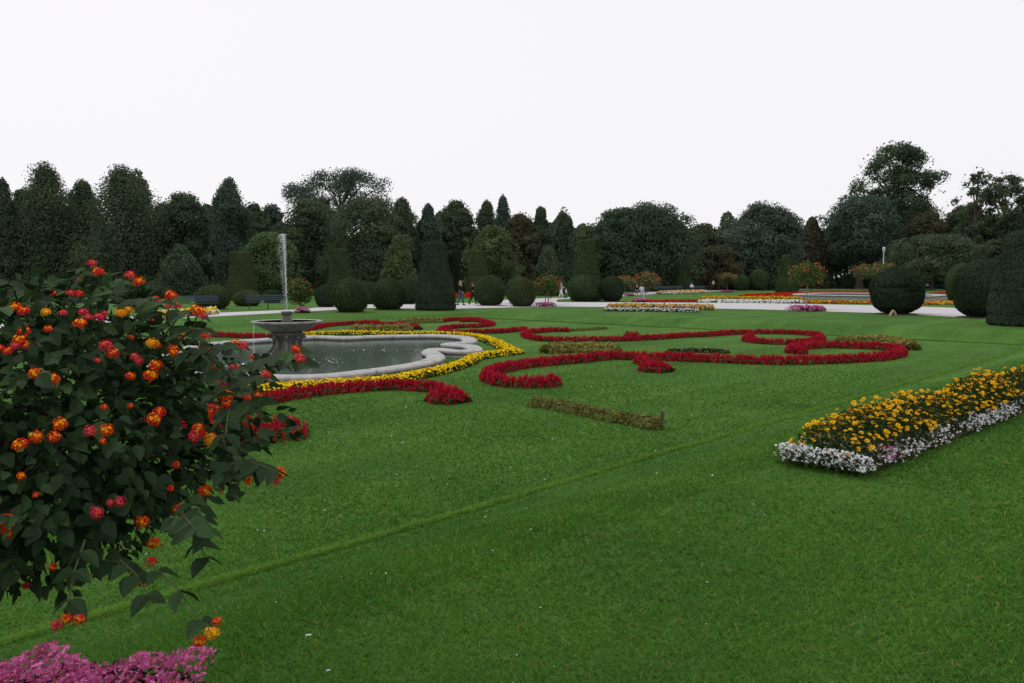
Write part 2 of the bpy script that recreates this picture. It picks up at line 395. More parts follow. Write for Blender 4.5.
    if kind in ('umbrella', 'open', 'broad'):
        for i in r.choice(K, min(K, 22 if kind != 'broad' else 9), replace=False):
            c = cen[i]; z0 = max(H*.15, min(c[2]*.72, H*.75))
            g.tube([(0, 0, z0), (c[0]*.5, c[1]*.5, z0+(c[2]-z0)*.6), tuple(c)], [tr*.45, tr*.3, tr*.1], 5)
    g.build('trunk', M['bark'], root)
    return root

TREES = [
 (-70, 185, 90, 95, 'broad', 'dark', 'dark leafy tree standing past the left edge of the view'),
 (2, 178, 40, 92, 'cone', 'mix', 'dark tree cut by the left edge of the photo'),
 (26, 188, 46, 104, 'broad', 'dark', 'dark low tree left of the tall dark left conifer'),
 (45, 163, 78, 94, 'cone', 'mix', 'tall dark conical tree near the left edge, broad at its foot'),
 (82, 182, 44, 100, 'column', 'dark', 'very dark narrow tree between two large conical trees on the left'),
 (122, 168, 96, 92, 'cone', 'mix', 'wide dark conifer above the lantana, second large cone from the left'),
 (137, 169, 34, 98, 'column', 'dark', 'slim dark spire rising behind the wide conifer above the lantana'),
 (164, 202, 40, 108, 'broad', 'brown', 'brownish tree top behind the wide conifer on the left'),
 (184, 192, 58, 98, 'broad', 'dark', 'dark green round-topped tree left of the weeping column tree'),
 (180, 248, 46, 84, 'cone', 'dark', 'low dark conical tree in front of the wood left of the fountain'),
 (207, 205, 30, 106, 'column', 'brown', 'russet narrow tree just left of the tall weeping column tree'),
 (229, 178, 40, 92, 'column', 'blue', 'tall drooping columnar tree above the brownish clipped cone'),
 (253, 203, 36, 112, 'broad', 'mix', 'rusty green tree top between the weeping column and the umbrella pine'),
 (271, 204, 34, 116, 'broad', 'blue', 'pale distant tree top left of the umbrella pine'),
 (270, 232, 52, 76, 'broad', 'light', 'light green loose small tree behind the fountain jet'),
 (309, 199, 66, 100, 'broad', 'mix', 'broad dark reddish green tree beneath the left side of the umbrella pine'),
 (318, 196, 50, 118, 'broad', 'dark', 'dark tree filling the gap beneath the umbrella pine'),
 (340, 169, 100, 124, 'umbrella', 'blue', 'umbrella pine with flat open crown standing above the other trees'),
 (366, 197, 84, 92, 'broad', 'mix', 'wide dense green tree below the right side of the umbrella pine'),
 (402, 197, 48, 98, 'cone', 'mix', 'pointed dense tree right of the umbrella pine'),
 (398, 238, 36, 74, 'cone', 'olive', 'small lighter green conifer behind the big central clipped cone'),
 (428, 204, 34, 98, 'cone', 'blue', 'grey green conical tree directly above the big central clipped cone'),
 (456, 200, 44, 104, 'broad', 'mix', 'rounded russet green tree above the two walkers'),
 (487, 200, 38, 108, 'cone', 'mix', 'pointed tree just right of the rounded tree above the walkers'),
 (503, 195, 30, 112, 'cone', 'blue', 'tallest pointed tree top at the middle of the wood'),
 (492, 226, 54, 92, 'broad', 'olive', 'lower olive tree in front of the two pointed middle trees'),
 (521, 213, 42, 102, 'broad', 'brown', 'brownish tree left of the twin dark columns'),
 (541, 208, 21, 104, 'column', 'dark', 'left one of the twin dark column trees'),
 (564, 207, 25, 102, 'column', 'dark', 'right one of the twin dark column trees'),
 (548, 246, 30, 90, 'cone', 'mix', 'low dark conifer in front of the twin column trees'),
 (590, 224, 34, 124, 'broad', 'olive', 'small green tree top right of the twin columns above a clipped cone'),
 (620, 208, 62, 120, 'broad', 'dark', 'left half of the large dark rounded pair of trees, dense and dark green'),
 (652, 202, 84, 122, 'broad', 'dark', 'largest dark rounded tree at the centre of the wood'),
 (672, 216, 34, 132, 'broad', 'dark', 'small round lobe of tree right of the largest dark rounded tree'),
 (704, 223, 44, 140, 'broad', 'mix', 'green and russet tree right of the large dark rounded tree'),
 (727, 221, 34, 150, 'cone', 'blue', 'distant pointed tree left of the bushy blue-green tree'),
 (716, 246, 56, 134, 'broad', 'brown', 'low russet tree in front of the wood left of the blue-green tree'),
 (765, 202, 78, 138, 'broad', 'blue', 'dense bushy blue-green tree right of centre'),
 (812, 217, 36, 150, 'cone', 'brown', 'reddish brown tree between the blue-green tree and the trees with a bare trunk'),
 (796, 232, 40, 152, 'broad', 'mix', 'low russet green tree at the right foot of the blue-green tree'),
 (832, 228, 36, 156, 'broad', 'blue', 'distant dull tree left of the tree with the bare pale trunk'),
 (862, 196, 76, 148, 'broad', 'blue', 'blue green tree with a bare pale trunk, in front of the tallest tree'),
 (897, 142, 90, 160, 'open', 'dark', 'tallest tree of the photo with a high domed airy crown'),
 (900, 200, 110, 162, 'broad', 'dark', 'broad lower tree under the tallest tree'),
 (925, 212, 56, 150, 'broad', 'brown', 'brownish round tree at the right shoulder of the tallest tree'),
 (934, 234, 92, 134, 'open', 'mix', 'low spreading green tree right of the lamp post'),
 (978, 168, 44, 140, 'open', 'mix', 'left one of the two tall sparse trees near the right edge'),
 (1007, 171, 48, 138, 'open', 'mix', 'right one of the two tall sparse trees near the right edge'),
 (968, 205, 60, 150, 'broad', 'dark', 'dull dark tree between the tallest tree and the sparse pair'),
 (990, 214, 84, 142, 'broad', 'mix', 'mottled brown green tree below the two sparse trees'),
 (1040, 190, 70, 140, 'broad', 'dark', 'dark tree cut by the right edge of the photo'),
 (1100, 180, 100, 135, 'broad', 'dark', 'large dark tree past the right edge of the view'),
]
for (px, top, w, Y, kind, mk, lab) in TREES:
    kw = {}
    if 'bare pale trunk' in lab: kw = dict(low=.28, trunkr=.55)
    if 'tallest tree of the photo' in lab: kw = dict(n=9500, leaf=.17, low=.3)
    if kind == 'umbrella': kw = dict(n=4300, leaf=.14)
    if kind == 'open': kw = dict(n=9500 if 'tallest' in lab else (6500 if 'spreading' in lab else 3000))
    if mk == 'light': kw = dict(n=6500)
    if 'umbrella' == kind: kw = dict(n=5200, leaf=.14)
    if kind == 'broad' and w > 60 and 'n' not in kw: kw['n'] = 10000
    if px < 300 and kind != 'umbrella': kw['n'] = 9000
    tree(px, top, w, Y, kind, mk, lab, **kw)

def woodland():
    """dense undergrowth and far wood behind the named trees"""
    n = 150000; C = []; 
    px = rng.uniform(-160, 1190, n)
    Yd = np.interp(px, [-160, 300, 560, 700, 1190], [112, 128, 136, 168, 172])+rng.uniform(-3, 8, n)
    topy = 228+8*np.sin(px*.11)+6*np.sin(px*.037+2)+5*np.sin(px*.31)
    zt = CAMH+(279-topy)*Yd/F; z = zt*(1-rng.uniform(0, 1, n)**1.1)
    X = (px-512)/F*Yd
    c = np.stack([X, Yd+1.2*np.sin(X*.9)+np.sin(z*1.3), np.maximum(z, .1)], 1)
    nn = np.stack([rng.normal(0, .5, n), -np.ones(n), rng.normal(.5, .5, n)], 1)
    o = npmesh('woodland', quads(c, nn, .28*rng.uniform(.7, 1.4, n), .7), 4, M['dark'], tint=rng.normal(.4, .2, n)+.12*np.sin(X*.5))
    tag(o, 'dark far-off wood closing the view behind the trees', 'wood', kind='stuff')
    n = 30000; px = rng.uniform(-160, 1190, n)
    Yd = np.interp(px, [-160, 250, 560, 700, 1190], [80, 86, 110, 150, 150])+rng.uniform(-1.2, 1.2, n)
    X = (px-512)/F*Yd; hh = 1.6+.5*np.sin(X*.6)+.4*np.sin(X*1.7)
    th = rng.uniform(0, math.pi, n)
    c = np.stack([X, Yd-1.1*np.cos(th)*rng.uniform(.7, 1, n), .05+hh*np.sin(th)*rng.uniform(.3, 1, n)], 1)
    nn = np.stack([rng.normal(0, .5, n), -np.cos(th), np.sin(th)], 1)
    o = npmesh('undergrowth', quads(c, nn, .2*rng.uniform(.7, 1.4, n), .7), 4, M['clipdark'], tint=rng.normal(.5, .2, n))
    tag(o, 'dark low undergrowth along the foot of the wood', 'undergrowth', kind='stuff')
woodland()

# ------------------------------------------------------------ clipped yews
def clipped(root, prof, mkey, leaf=.05, n=7000, rough=.03, seed=1, lump=0.0, name='foliage', steps=0, bites=()):
    r = np.random.default_rng(seed)
    prof = np.array(prof); seg = np.sqrt((np.diff(prof, axis=0)**2).sum(1)); cum = np.concatenate([[0], np.cumsum(seg*(prof[1:, 0]+prof[:-1, 0]+.05))])
    ph = r.uniform(0, 6.3, 8)
    def disp(a, z):
        d = lump*(np.sin(2*a+ph[0]+z)*.5+np.sin(3*a+ph[1]-1.7*z)*.4+np.sin(5*a+ph[2]+3*z)*.3+np.sin(9*a+ph[3]-5*z)*.15)
        d = d+rough*.5*np.sin(23*a+7*z+ph[4])+(-.035*(np.abs(((z*steps) % 1)-.5) < .08) if steps else 0)
        for (ba, bz, bw, bh, bd) in bites:
            da = (a-ba+math.pi) % (2*math.pi)-math.pi
            d = d-bd*np.exp(-(da/bw)**2-((z-bz)/bh)**2)
        return d
    # inner solid body
    NA = 56; g = G(); vs = []
    P = []
    for i in range(len(prof)-1):
        k = max(1, int(seg[i]/.09))
        for j in range(k): P.append(prof[i]+(prof[i+1]-prof[i])*j/k)
    P.append(prof[-1]); P = np.array(P)
    for (rad, z) in P:
        a = np.arange(NA)*2*math.pi/NA; rr = np.maximum(rad*(1+disp(a, z)/max(prof[:, 0].max(), .1))-.02+r.normal(0, rough*.35, NA)*(rad > .1), .001)
        vs += list(zip(rr*np.cos(a), rr*np.sin(a), np.full(NA, z)))
    fs = [(i*NA+j, i*NA+(j+1) % NA, (i+1)*NA+(j+1) % NA, (i+1)*NA+j) for i in range(len(P)-1) for j in range(NA)]
    fs += [tuple(reversed(range(NA))), tuple((len(P)-1)*NA+j for j in range(NA))]
    # leaves on it
    u = r.uniform(0, cum[-1], n); s = np.interp(u, cum, np.arange(len(prof))); i = np.minimum(s.astype(int), len(prof)-2); f = s-i
    rz = prof[i]*(1-f)[:, None]+prof[i+1]*f[:, None]; a = r.uniform(0, 2*math.pi, n)
    dd = prof[i+1]-prof[i]; nr = np.stack([dd[:, 1], -dd[:, 0]], 1); nr = unit(nr)
    rr = rz[:, 0]*(1+disp(a, rz[:, 1])/max(prof[:, 0].max(), .1))+r.uniform(-rough, rough*1.2, n)*nr[:, 0]
    c = np.stack([rr*np.cos(a), rr*np.sin(a), rz[:, 1]+nr[:, 1]*r.uniform(-rough, rough*1.2, n)], 1)
    nn = np.stack([nr[:, 0]*np.cos(a), nr[:, 0]*np.sin(a), nr[:, 1]], 1)+r.normal(0, .55, (n, 3))
    q = quads(c, nn, leaf*r.uniform(.6, 1.4, n), .6, r)
    tl = r.normal(.5, .2, n)+.12*np.sin(3*a+rz[:, 1]*2+ph[5])
    allv = np.concatenate([np.array(vs), q]); b = len(vs)
    me = bpy.data.meshes.new(name)
    faces = fs+[(b+4*k_, b+4*k_+1, b+4*k_+2, b+4*k_+3) for k_ in range(n)]
    me.from_pydata(allv.tolist(), [], faces)
    at_ = me.attributes.new('tint', 'FLOAT', 'FACE'); at_.data.foreach_set('value', np.clip(np.concatenate([np.full(len(fs), .25), tl]), 0, 1).astype(np.float32))
    return finish(me, name, M[mkey], root, False)

def cone(px, top, wtop, wbot, Y, mk, label, n=6000, bites=()):
    x, zt = up(px, top, Y); rb = wbot/2*Y/F; rt = wtop/2*Y/F
    root = empty('clipped_cone', (x, Y, 0), label, 'topiary', 'tall clipped cone yews')
    prof = [(rb*.93, .02), (rb, .12), (rb*.985, zt*.25), (rb+(rt-rb)*.55, zt*.6), (rt*1.02, zt-.12), (rt*.93, zt-.02), (rt*.5, zt+.02), (.01, zt+.03)]
    clipped(root, prof, mk, .042*max(1, Y/60), n, .03, int(px), .04, steps=1.1, bites=bites)
    g = G(); g.tube([(0, 0, -.05), (0, 0, zt*.6)], [.12, .05], 8); g.build('trunk', M['bark'], root)
    return root
cone(241, 252, 19, 29, 70, 'clipbrown', 'brownish clipped cone left of the fountain jet')
cone(340, 249, 16, 29, 68, 'clip', 'green clipped cone behind the left pair of round bushes')
cone(435, 242, 19, 40, 48, 'clipgrey', 'largest dark clipped cone at the centre, left of the walkers', 10000)
cone(458, 252, 12, 17, 100, 'clipdark', 'partly hidden clipped cone just behind the two walkers')
cone(478, 251, 13, 25, 84, 'clipbrown', 'pale green clipped cone right behind the walkers')
cone(565, 257, 13, 17, 112, 'clipdark', 'narrow dark clipped cone left of the tall middle one')
cone(587, 240, 16, 31, 69, 'clip', 'tall green clipped cone above a round bush at the middle')
cone(684, 265, 12, 18, 118, 'clip', 'small far clipped cone behind the far left bench')
cone(788, 255, 12, 22, 104, 'clip', 'dark clipped cone left of the small lantana tree on the right')
cone(1026, 232, 33, 60, 32, 'clipgrey', 'big clipped cone cut by the right edge of the photo', 14000, bites=((-1.9, 2.1, .4, .05, .06),))

def ball(px, base, width, top, mk, label, n=4000, Y=None, flat=.72, bites=(), lump=.06, rough=.035):
    Yb = Y or at(px, base)[1]
    x, zt = up(px, top, Yb); r_ = width/2*Yb/F*.94
    root = empty('clipped_bush', (x, Yb, 0), label, 'topiary', 'clipped round yew bushes')
    b = .055*zt
    prof = [(r_*.35, b*.6), (r_*flat*.8, b*.8), (r_*flat*.92, b)]
    for k in range(1, 12):
        t = k/12; a = -.75+t*(math.pi/2+.75)
        prof.append((r_*math.cos(a), zt*.5+ (zt*.5)*math.sin(a) if a > 0 else b+(zt*.5-b)*(1+math.sin(a)/math.sin(.75))))
    prof.append((.01, zt))
    clipped(root, prof, mk, .042*max(1, Yb/60), n, rough, int(px*3), lump, bites=bites)
    g = G()
    for k in range(3):
        a = k*2.1; g.tube([(.12*math.cos(a), .12*math.sin(a), -.05), (r_*.3*math.cos(a), r_*.3*math.sin(a), b+.25)], [.07, .04], 7)
    g.build('trunk', M['bark'], root)
    g = G(); g.lathe([(r_*.9, .0), (r_*.8, .03), (.01, .04)], 24); g.build('soil', M['soil'], root)
    return root
B = [
 (213, 309, 34, 285, 'clip', 'round clipped bush next to the bench left of the fountain', 4000),
 (247, 306, 28, 290, 'clipbrown', 'low flat clipped bush under the brownish cone', 3000),
 (272, 303, 20, 290, 'clipdark', 'low dark clipped bush behind the jet', 2500),
 (326, 307, 24, 285, 'clipdark', 'dark round bush tucked behind the left edge of the front left round bush', 3000),
 (350, 312, 37, 279, 'clip', 'first round bush of the front row left of the big cone, leafy and ragged',8001),
 (366, 304, 30, 281, 'clipdark', 'dark round bush half hidden between the two front left round bushes', 3000),
 (388, 309.5, 36, 279, 'clip', 'second round bush of the front row left of the big cone',8001),
 (407, 304, 27, 278, 'clipdark', 'dark round bush peeping out between the second front bush and big cone', 3000),
 (490, 305.5, 32, 276, 'clip', 'mottled round bush right of the two walkers',8001),
 (519, 303.5, 27, 276, 'clip', 'round bush standing just behind its twin right of the walkers', 3000),
 (522, 306.5, 28, 278.5, 'clipbrown', 'round bush right of the walkers, front one of an overlapping pair',8001),
 (580, 299, 28, 275, 'clip', 'round bush showing behind the left edge of the middle round bush', 3000),
 (584, 301.5, 32, 275.5, 'clip', 'middle round bush below the tall green cone',8001),
 (612, 301.5, 25, 276, 'clipdark', 'smooth dark round bush right of the middle round bush', 4000),
 (679, 291.5, 17, 276, 'clip', 'small green dome bush between the two far benches', 1800),
 (690, 291, 18, 277.5, 'clipdark', 'small dark bush behind the green dome between the far benches', 1600),
 (741, 290.5, 18, 274, 'clip', 'left one of two far green domes on the right', 1800),
 (759, 290.5, 21, 269, 'clip', 'right and taller one of two far green domes on the right', 2200),
 (822, 289, 13, 280, 'clipdark', 'small far dark ball bush right of the small lantana tree', 1000),
 (848, 289, 20, 276, 'clipdark', 'far low dark bush left of the bare trunk', 1200),
 (963, 303, 32, 263, 'clip', 'lighter green round bush behind the dark bush at the right edge', 4000),
]
for (px, b, w, t, mk, lab, n) in B: ball(px, b, w, t, mk, lab, n, lump=.09 if n == 8001 else .06, rough=.075 if n == 8001 else .04)
ball(898, 314, 52, 266, 'clipdark', 'large dark round bush with an uneven notch across its front', 13000, flat=.62, bites=((-2.0, 1.45, .7, .10, .22), (-1.3, 1.25, .5, .1, .18)), lump=.05)
ball(984, 317.5, 56, 259, 'clipdark', 'large dark round bush beside the big cone at the right edge', 13000, flat=.62, bites=((-1.5, 1.2, .35, .22, .25),), lump=.05)

# ------------------------------------------------------------ flowering beds
def smooth_path(P, step):
    P = np.asarray(P, float); n = len(P); out = []
    for i in range(n-1):
        p0, p1, p2, p3 = P[max(i-1, 0)], P[i], P[i+1], P[min(i+2, n-1)]
        L = np.linalg.norm((p2-p1)[:2]); k = max(2, int(L/step))
        for j in range(k):
            t = j/k
            out.append(.5*((2*p1)+(-p0+p2)*t+(2*p0-5*p1+4*p2-p3)*t*t+(-p0+3*p1-3*p2+p3)*t**3))
    out.append(P[-1]); return np.array(out)

def border(name, label, cat, pts, z=LOW, w=.28, h=.20, mkey='salvia', leafkey='salvialeaf', per=1500, group=None, spike=True, size=.021,
           leafper=200, world=False, zo=.10, part='blossoms', hvar=.25, seed=None, mix=None):
    """a planted ribbon following a traced line: foliage body, leaves and blossoms"""
    r = np.random.default_rng(seed or int(abs(pts[0][0]*13+pts[-1][1]*7)))
    W = []
    for p in pts:
        ww = p[2] if len(p) > 2 else 1.0
        xy = (p[0], p[1]) if world else at(p[0], p[1], z+zo)
        W.append((xy[0], xy[1], ww))
    P = smooth_path(W, .15)
    seg = np.linalg.norm(np.diff(P[:, :2], axis=0), axis=1); cum = np.concatenate([[0], np.cumsum(seg)]); L = cum[-1]
    o0 = (P[0, 0], P[0, 1], float(ground_z(P[0, 0], P[0, 1])))
    root = empty(name, o0, label, cat, group)
    wm = W and P[:, 2].mean()
    def sample(n, edge=1.0, low=0., hi=1.):
        s = r.uniform(-.4*w*P[0, 2], L+.4*w*P[-1, 2], n); sc = np.clip(s, 0, L)
        x = np.interp(sc, cum, P[:, 0]); y = np.interp(sc, cum, P[:, 1]); ww = np.interp(sc, cum, P[:, 2])*w
        i = np.clip(np.searchsorted(cum, sc)-1, 0, len(seg)-1)
        tx = (P[i+1, 0]-P[i, 0])/seg[i]; ty = (P[i+1, 1]-P[i, 1])/seg[i]
        e = s-sc; x = x+tx*e; y = y+ty*e
        endk = np.sqrt(np.clip(1-(e/(.5*ww))**2, 0, 1))
        q = r.uniform(-1, 1, n)
        scal = .13*np.sin(s*2*math.pi/.32)+.08*np.sin(s*9.1+2)
        off = q*ww/2*(1+scal*.8)*edge*endk
        x2 = x-ty*off; y2 = y+tx*off
        hh = h*(1-.55*np.abs(q)**2.6)*(1+scal*hvar*2)*np.clip(endk, .4, 1)
        return x2, y2, hh, q, -ty*np.sign(q), tx*np.sign(q)
    gz = lambda x, y: ground_z(x, y)
    # foliage
    if w > .7 and spike: L_ = L+.8*w
    else: L_ = L
    n = int(leafper*L_*wm)+20
    x, y, hh, q, nx, ny = sample(n, 1.02); f = r.uniform(0, .62 if spike else .82, n)
    c = np.stack([x, y, gz(x, y)+hh*f], 1); nn = np.stack([nx*np.abs(q)+r.normal(0, .5, n), ny*np.abs(q)+r.normal(0, .5, n), 1-.6*np.abs(q)+r.normal(0, .3, n)], 1)
    lv = quads(c, nn, r.uniform(.7, 1.4, n)*.045, .6, r)
    npmesh('foliage', lv, 4, M[leafkey], root, tint=r.normal(.5, .22, n), off=o0)
    # blossoms
    n = int(per*L_*wm)
    x, y, hh, q, nx, ny = sample(n)
    if spike:
        m_ = max(4, n//7); x, y, hh, q, nx, ny = [np.repeat(v[:m_], 7) for v in (x, y, hh, q, nx, ny)]; n = len(x)
        tipx = np.repeat(r.normal(0, .012, m_), 7); tipy = np.repeat(r.normal(0, .012, m_), 7); f = np.tile(np.linspace(.0, 1, 7), m_)
        edge = (np.abs(q) > .62)
        top = hh*np.where(edge, np.repeat(r.uniform(.5, 1.0, m_), 7), np.repeat(r.uniform(.88, 1.1, m_), 7))
        a = r.uniform(0, 2*math.pi, n); rr = .012*(1.15-f)
        c = np.stack([x+tipx*f*2+rr*np.cos(a)+nx*f*.03*np.abs(q), y+tipy*f*2+rr*np.sin(a)+ny*f*.03*np.abs(q), gz(x, y)+top-.10+f*.10], 1)
        nn = np.stack([np.cos(a), np.sin(a), np.full(n, .35)], 1)
        sz = size*(1.25-.5*f)*r.uniform(.8, 1.25, n)
        tint = np.repeat(r.normal(.5, .16, m_), 7)+r.normal(0, .12, n)
    else:
        top = hh*r.uniform(.80, 1.12, n)*np.where(np.abs(q) > .75, r.uniform(.4, 1, n), 1)
        c = np.stack([x, y, gz(x, y)+top], 1); nn = np.stack([nx*np.abs(q)+r.normal(0, .4, n), ny*np.abs(q)+r.normal(0, .4, n), np.ones(n)*.9], 1)
        sz = size*r.uniform(.7, 1.3, n); tint = r.normal(.5, .2, n)
    ms = M[mkey]; midx = None
    b = npmesh(part, quads(c, nn, sz, .75, r), 4, ms, root, tint=tint, off=o0)
    b['kind'] = 'stuff'
    if mix:
        mk2, per2, lo = mix
        n = int(per2*L*wm); x, y, hh, q, nx, ny = sample(n)
        c = np.stack([x, y, gz(x, y)+hh*r.uniform(lo, 1.1, n)], 1)
        b2 = npmesh('blossoms', quads(c, np.stack([nx*.6+r.normal(0, .4, n), ny*.6+r.normal(0, .4, n), np.ones(n)*.8], 1), size*r.uniform(.7, 1.3, n), .75, r), 4, M[mk2], root, tint=r.normal(.5, .2, n), off=o0)
        b2['kind'] = 'stuff'
    return root
GR = 'red salvia ribbons on the sunken lawn'
def red(label, pts, **k): return border('salvia_border', label, 'flower border', pts, group=GR, **k)
red('long red salvia ribbon along the near side of the yellow border', [(150, 424), (190, 416), (222, 408), (264, 399), (297, 393), (329, 389), (361, 386.5), (393, 385), (419, 386), (434, 386.8), (441, 389)], h=.22)
red('round red salvia knob at the end of the ribbon beside the yellow border', [(446, 396), (450, 396.6)], w=.74, h=.27, per=3600, leafper=1200)
red('short thick red salvia curve at the left behind the lantana', [(160, 420), (190, 430), (215, 434), (242, 435, 1.1), (264, 434, 1.2), (280, 432.5, 1.3), (288, 430.5, 1.3)], w=.44, h=.30)
red('red salvia ribbon behind the fountain bowl, left of it', [(190, 331), (205, 330), (213, 334), (230, 335), (248, 335.5), (274, 336), (292, 333), (303, 330), (316, 327), (330, 324.5), (350, 323), (378, 321.5)])
red('short red salvia ribbon with loose bright plants behind the pool', [(372, 324), (393, 323.5), (405, 325), (418, 327)])
red('curling red salvia ribbon beyond the pool, folding back on itself', [(427, 320), (440, 320.5), (455, 319), (472, 318.7), (482, 320.5), (491, 324), (478, 325.5), (460, 326), (446, 327.5), (441, 330), (452, 332), (474, 331.5), (500, 330.8), (525, 328.5)])
red('small red salvia arc right of the curling ribbon beyond the pool', [(462, 320.2), (478, 320.2), (493, 323.2)])
red('long thin red salvia ribbon across the far lawn, ending in a loop on the right', [(567, 329.8, .9), (552, 329.5), (540, 330.5), (527, 332), (526, 335), (538, 338), (551, 338.7), (570, 339), (590, 338.7), (618, 338.7), (640, 337.7), (659, 336.8), (680, 335.2), (704, 334.2), (730, 332.5), (748, 331.8), (770, 331.6), (790, 332), (808, 333), (820, 335.5), (819, 339), (806, 341), (790, 341.8), (770, 341.5), (752, 340), (746, 337.6), (752, 335.8)])
red('round red salvia knob on the far thin ribbon', [(628, 333.8, 1.2), (636, 333.6, 1.3)])
red('large red salvia scroll in the middle of the lawn sweeping to the right', [(553, 381, 1.25), (540, 382.3, 1.3), (520, 382.8), (505, 381.5), (492, 378.5), (488, 374.5), (494, 370.5), (506, 367.3), (519, 365), (535, 363), (551, 361.3), (567, 360), (582, 358.7), (600, 356.7), (614, 355.7), (630, 356), (645, 356.6), (665, 357), (695, 358), (720, 359), (745, 360), (784, 360.8), (810, 360.3), (829, 359.7), (852, 358.8), (874, 357.5), (890, 355.5), (900, 352.5), (897, 349), (882, 346.8), (865, 346), (845, 345.4), (826, 345), (808, 345.8), (794, 348), (792, 350.3), (803, 351)], h=.24, w=.34)
red('short red salvia stem joining the large scroll to its round knob', [(640, 359.5, 1.1), (648, 362.5, 1.2)], h=.22)
red('round red salvia knob hanging below the large scroll', [(654, 367), (658, 367.4)], w=.76, h=.25, per=3600, leafper=1200)
border('marigold_border', 'bright yellow border curving round the near side of the pool', 'flower border',
       [(225, 388), (272, 386), (313, 383.6), (345, 381.5), (370, 379.8), (392, 378), (425, 372.3), (445, 367.8), (458, 364), (468, 360), (474, 356.5), (490, 353.5), (506, 351.5), (517, 350.5)],
       w=.46, h=.16, mkey='yellow', leafkey='bedleaf', spike=False, size=.032, per=330, leafper=420, group='yellow borders round the pool')
border('marigold_border', 'bright yellow border behind the right end of the pool', 'flower border',
       [(512, 350.5), (505, 346), (495, 341.5), (484, 337.5), (470, 335), (450, 333.6), (430, 333), (400, 333.2), (360, 332.4), (345, 332.2), (320, 333.2), (300, 334)],
       w=.55, h=.17, mkey='yellow', leafkey='bedleaf', spike=False, size=.032, per=250, leafper=300, group='yellow borders round the pool')
def hedge(label, pts, key='olivehedge', **k):
    return border('low_hedge', label, 'low hedge', pts, mkey=key, leafkey=key, spike=False, part='clipped_top', group='low olive hedges on the sunken lawn', **k)
hedge('olive low hedge just behind the far rim of the pool', [(356, 329.8), (380, 330), (405, 328.8)], w=.7, h=.3, per=900, leafper=900, size=.04)
hedge('olive low hedge farthest back, between two red ribbons', [(402, 322.8), (420, 321), (438, 320.5)], w=.6, h=.25, per=800, leafper=600, size=.04)
hedge('mounded olive low hedge between the two long red ribbons', [(552, 349.5, 1.0), (570, 348.3, 1.3), (585, 348.5, 1.2), (612, 349.5, .8)], w=.75, h=.28, per=1100, leafper=1000, size=.035)
hedge('large olive low hedge wrapping the right loop of the scroll', [(842, 343, .7), (870, 340.8, 1.2), (890, 342.2, 1.1), (908, 346.5, .9)], w=.8, h=.28, per=1100, leafper=1000, size=.035)
hedge('narrow rust and green clipped hedge strip with a stake at its end', [(535, 400.5), (565, 405.5), (596, 411.5), (625, 417), (655, 422.5)], key='rusthedge', w=.24, h=.17, per=1500, leafper=1300, size=.020, hvar=.05)
hedge('thin brown trimmed edging right of the far red arc', [(572, 329), (590, 328), (605, 327)], key='rusthedge', w=.25, h=.1, per=400, leafper=400, size=.04)
border('mixed_bed', 'small sparse bed of dark leaves and few pale blossoms amid the lawn', 'flower bed', [(674, 350), (695, 349), (722, 350)], w=.5, h=.16, mkey='pink', leafkey='bedleaf', spike=False, size=.03, per=18, leafper=500)
border('white_tuft', 'few reddish blossoms with pale tips behind the far rim hedge', 'flower patch', [(405, 326.5), (417, 327.5)], w=.5, h=.2, mkey='scarlet', leafkey='bedleaf', spike=False, size=.03, per=80, leafper=300)
# wooden stake and fallen leaf
x, y = at(662, 423, LOW); st = G(); st.lathe([(.028, -.05), (.028, .18), (.022, .2), (.004, .205)], 10)
o = st.build('stake', M['bark']); o.location = (x, y, LOW); tag(o, 'short brown wooden stake at the end of the narrow hedge strip', 'stake')
# beds on the upper level
border('flower_bed', 'long yellow bed edged white at the far lawn edge by the avenue', 'flower bed', [(612, 308.4, .8), (632, 307.2, 1.2), (655, 307.8, .8), (690, 308.2, .8), (707, 308.3, 1.1)], z=0, w=1.0, h=.36, mkey='orangeyellow', leafkey='bedleaf', spike=False, size=.065, per=190, leafper=350, zo=.12, group='far beds of mixed flowers')
border('flower_edging', 'white edging in front of the long yellow bed by the avenue', 'flower edging', [(608, 309.6), (650, 310), (696, 310.6)], z=0, w=.5, h=.22, mkey='white', leafkey='bedleaf', spike=False, size=.04, per=170, leafper=420, zo=.1, group='white edgings of far beds')
def ring(px, py, wpx, label, mk='pink', h=.32):
    xx, yy = at(px, py); r_ = wpx/2*yy/F-.22
    pts = [(xx+r_*.72*math.cos(a), yy+r_*.72*math.sin(a)) for a in np.linspace(0, 2*math.pi, 13)]
    return border('begonia_ring', label, 'flower bed', pts, z=0, w=r_*1.1, h=h*.85, mkey=mk, leafkey='begonialeaf', spike=False, size=.05, per=260*r_, leafper=180, world=True, group='pink begonia rings', seed=int(px))
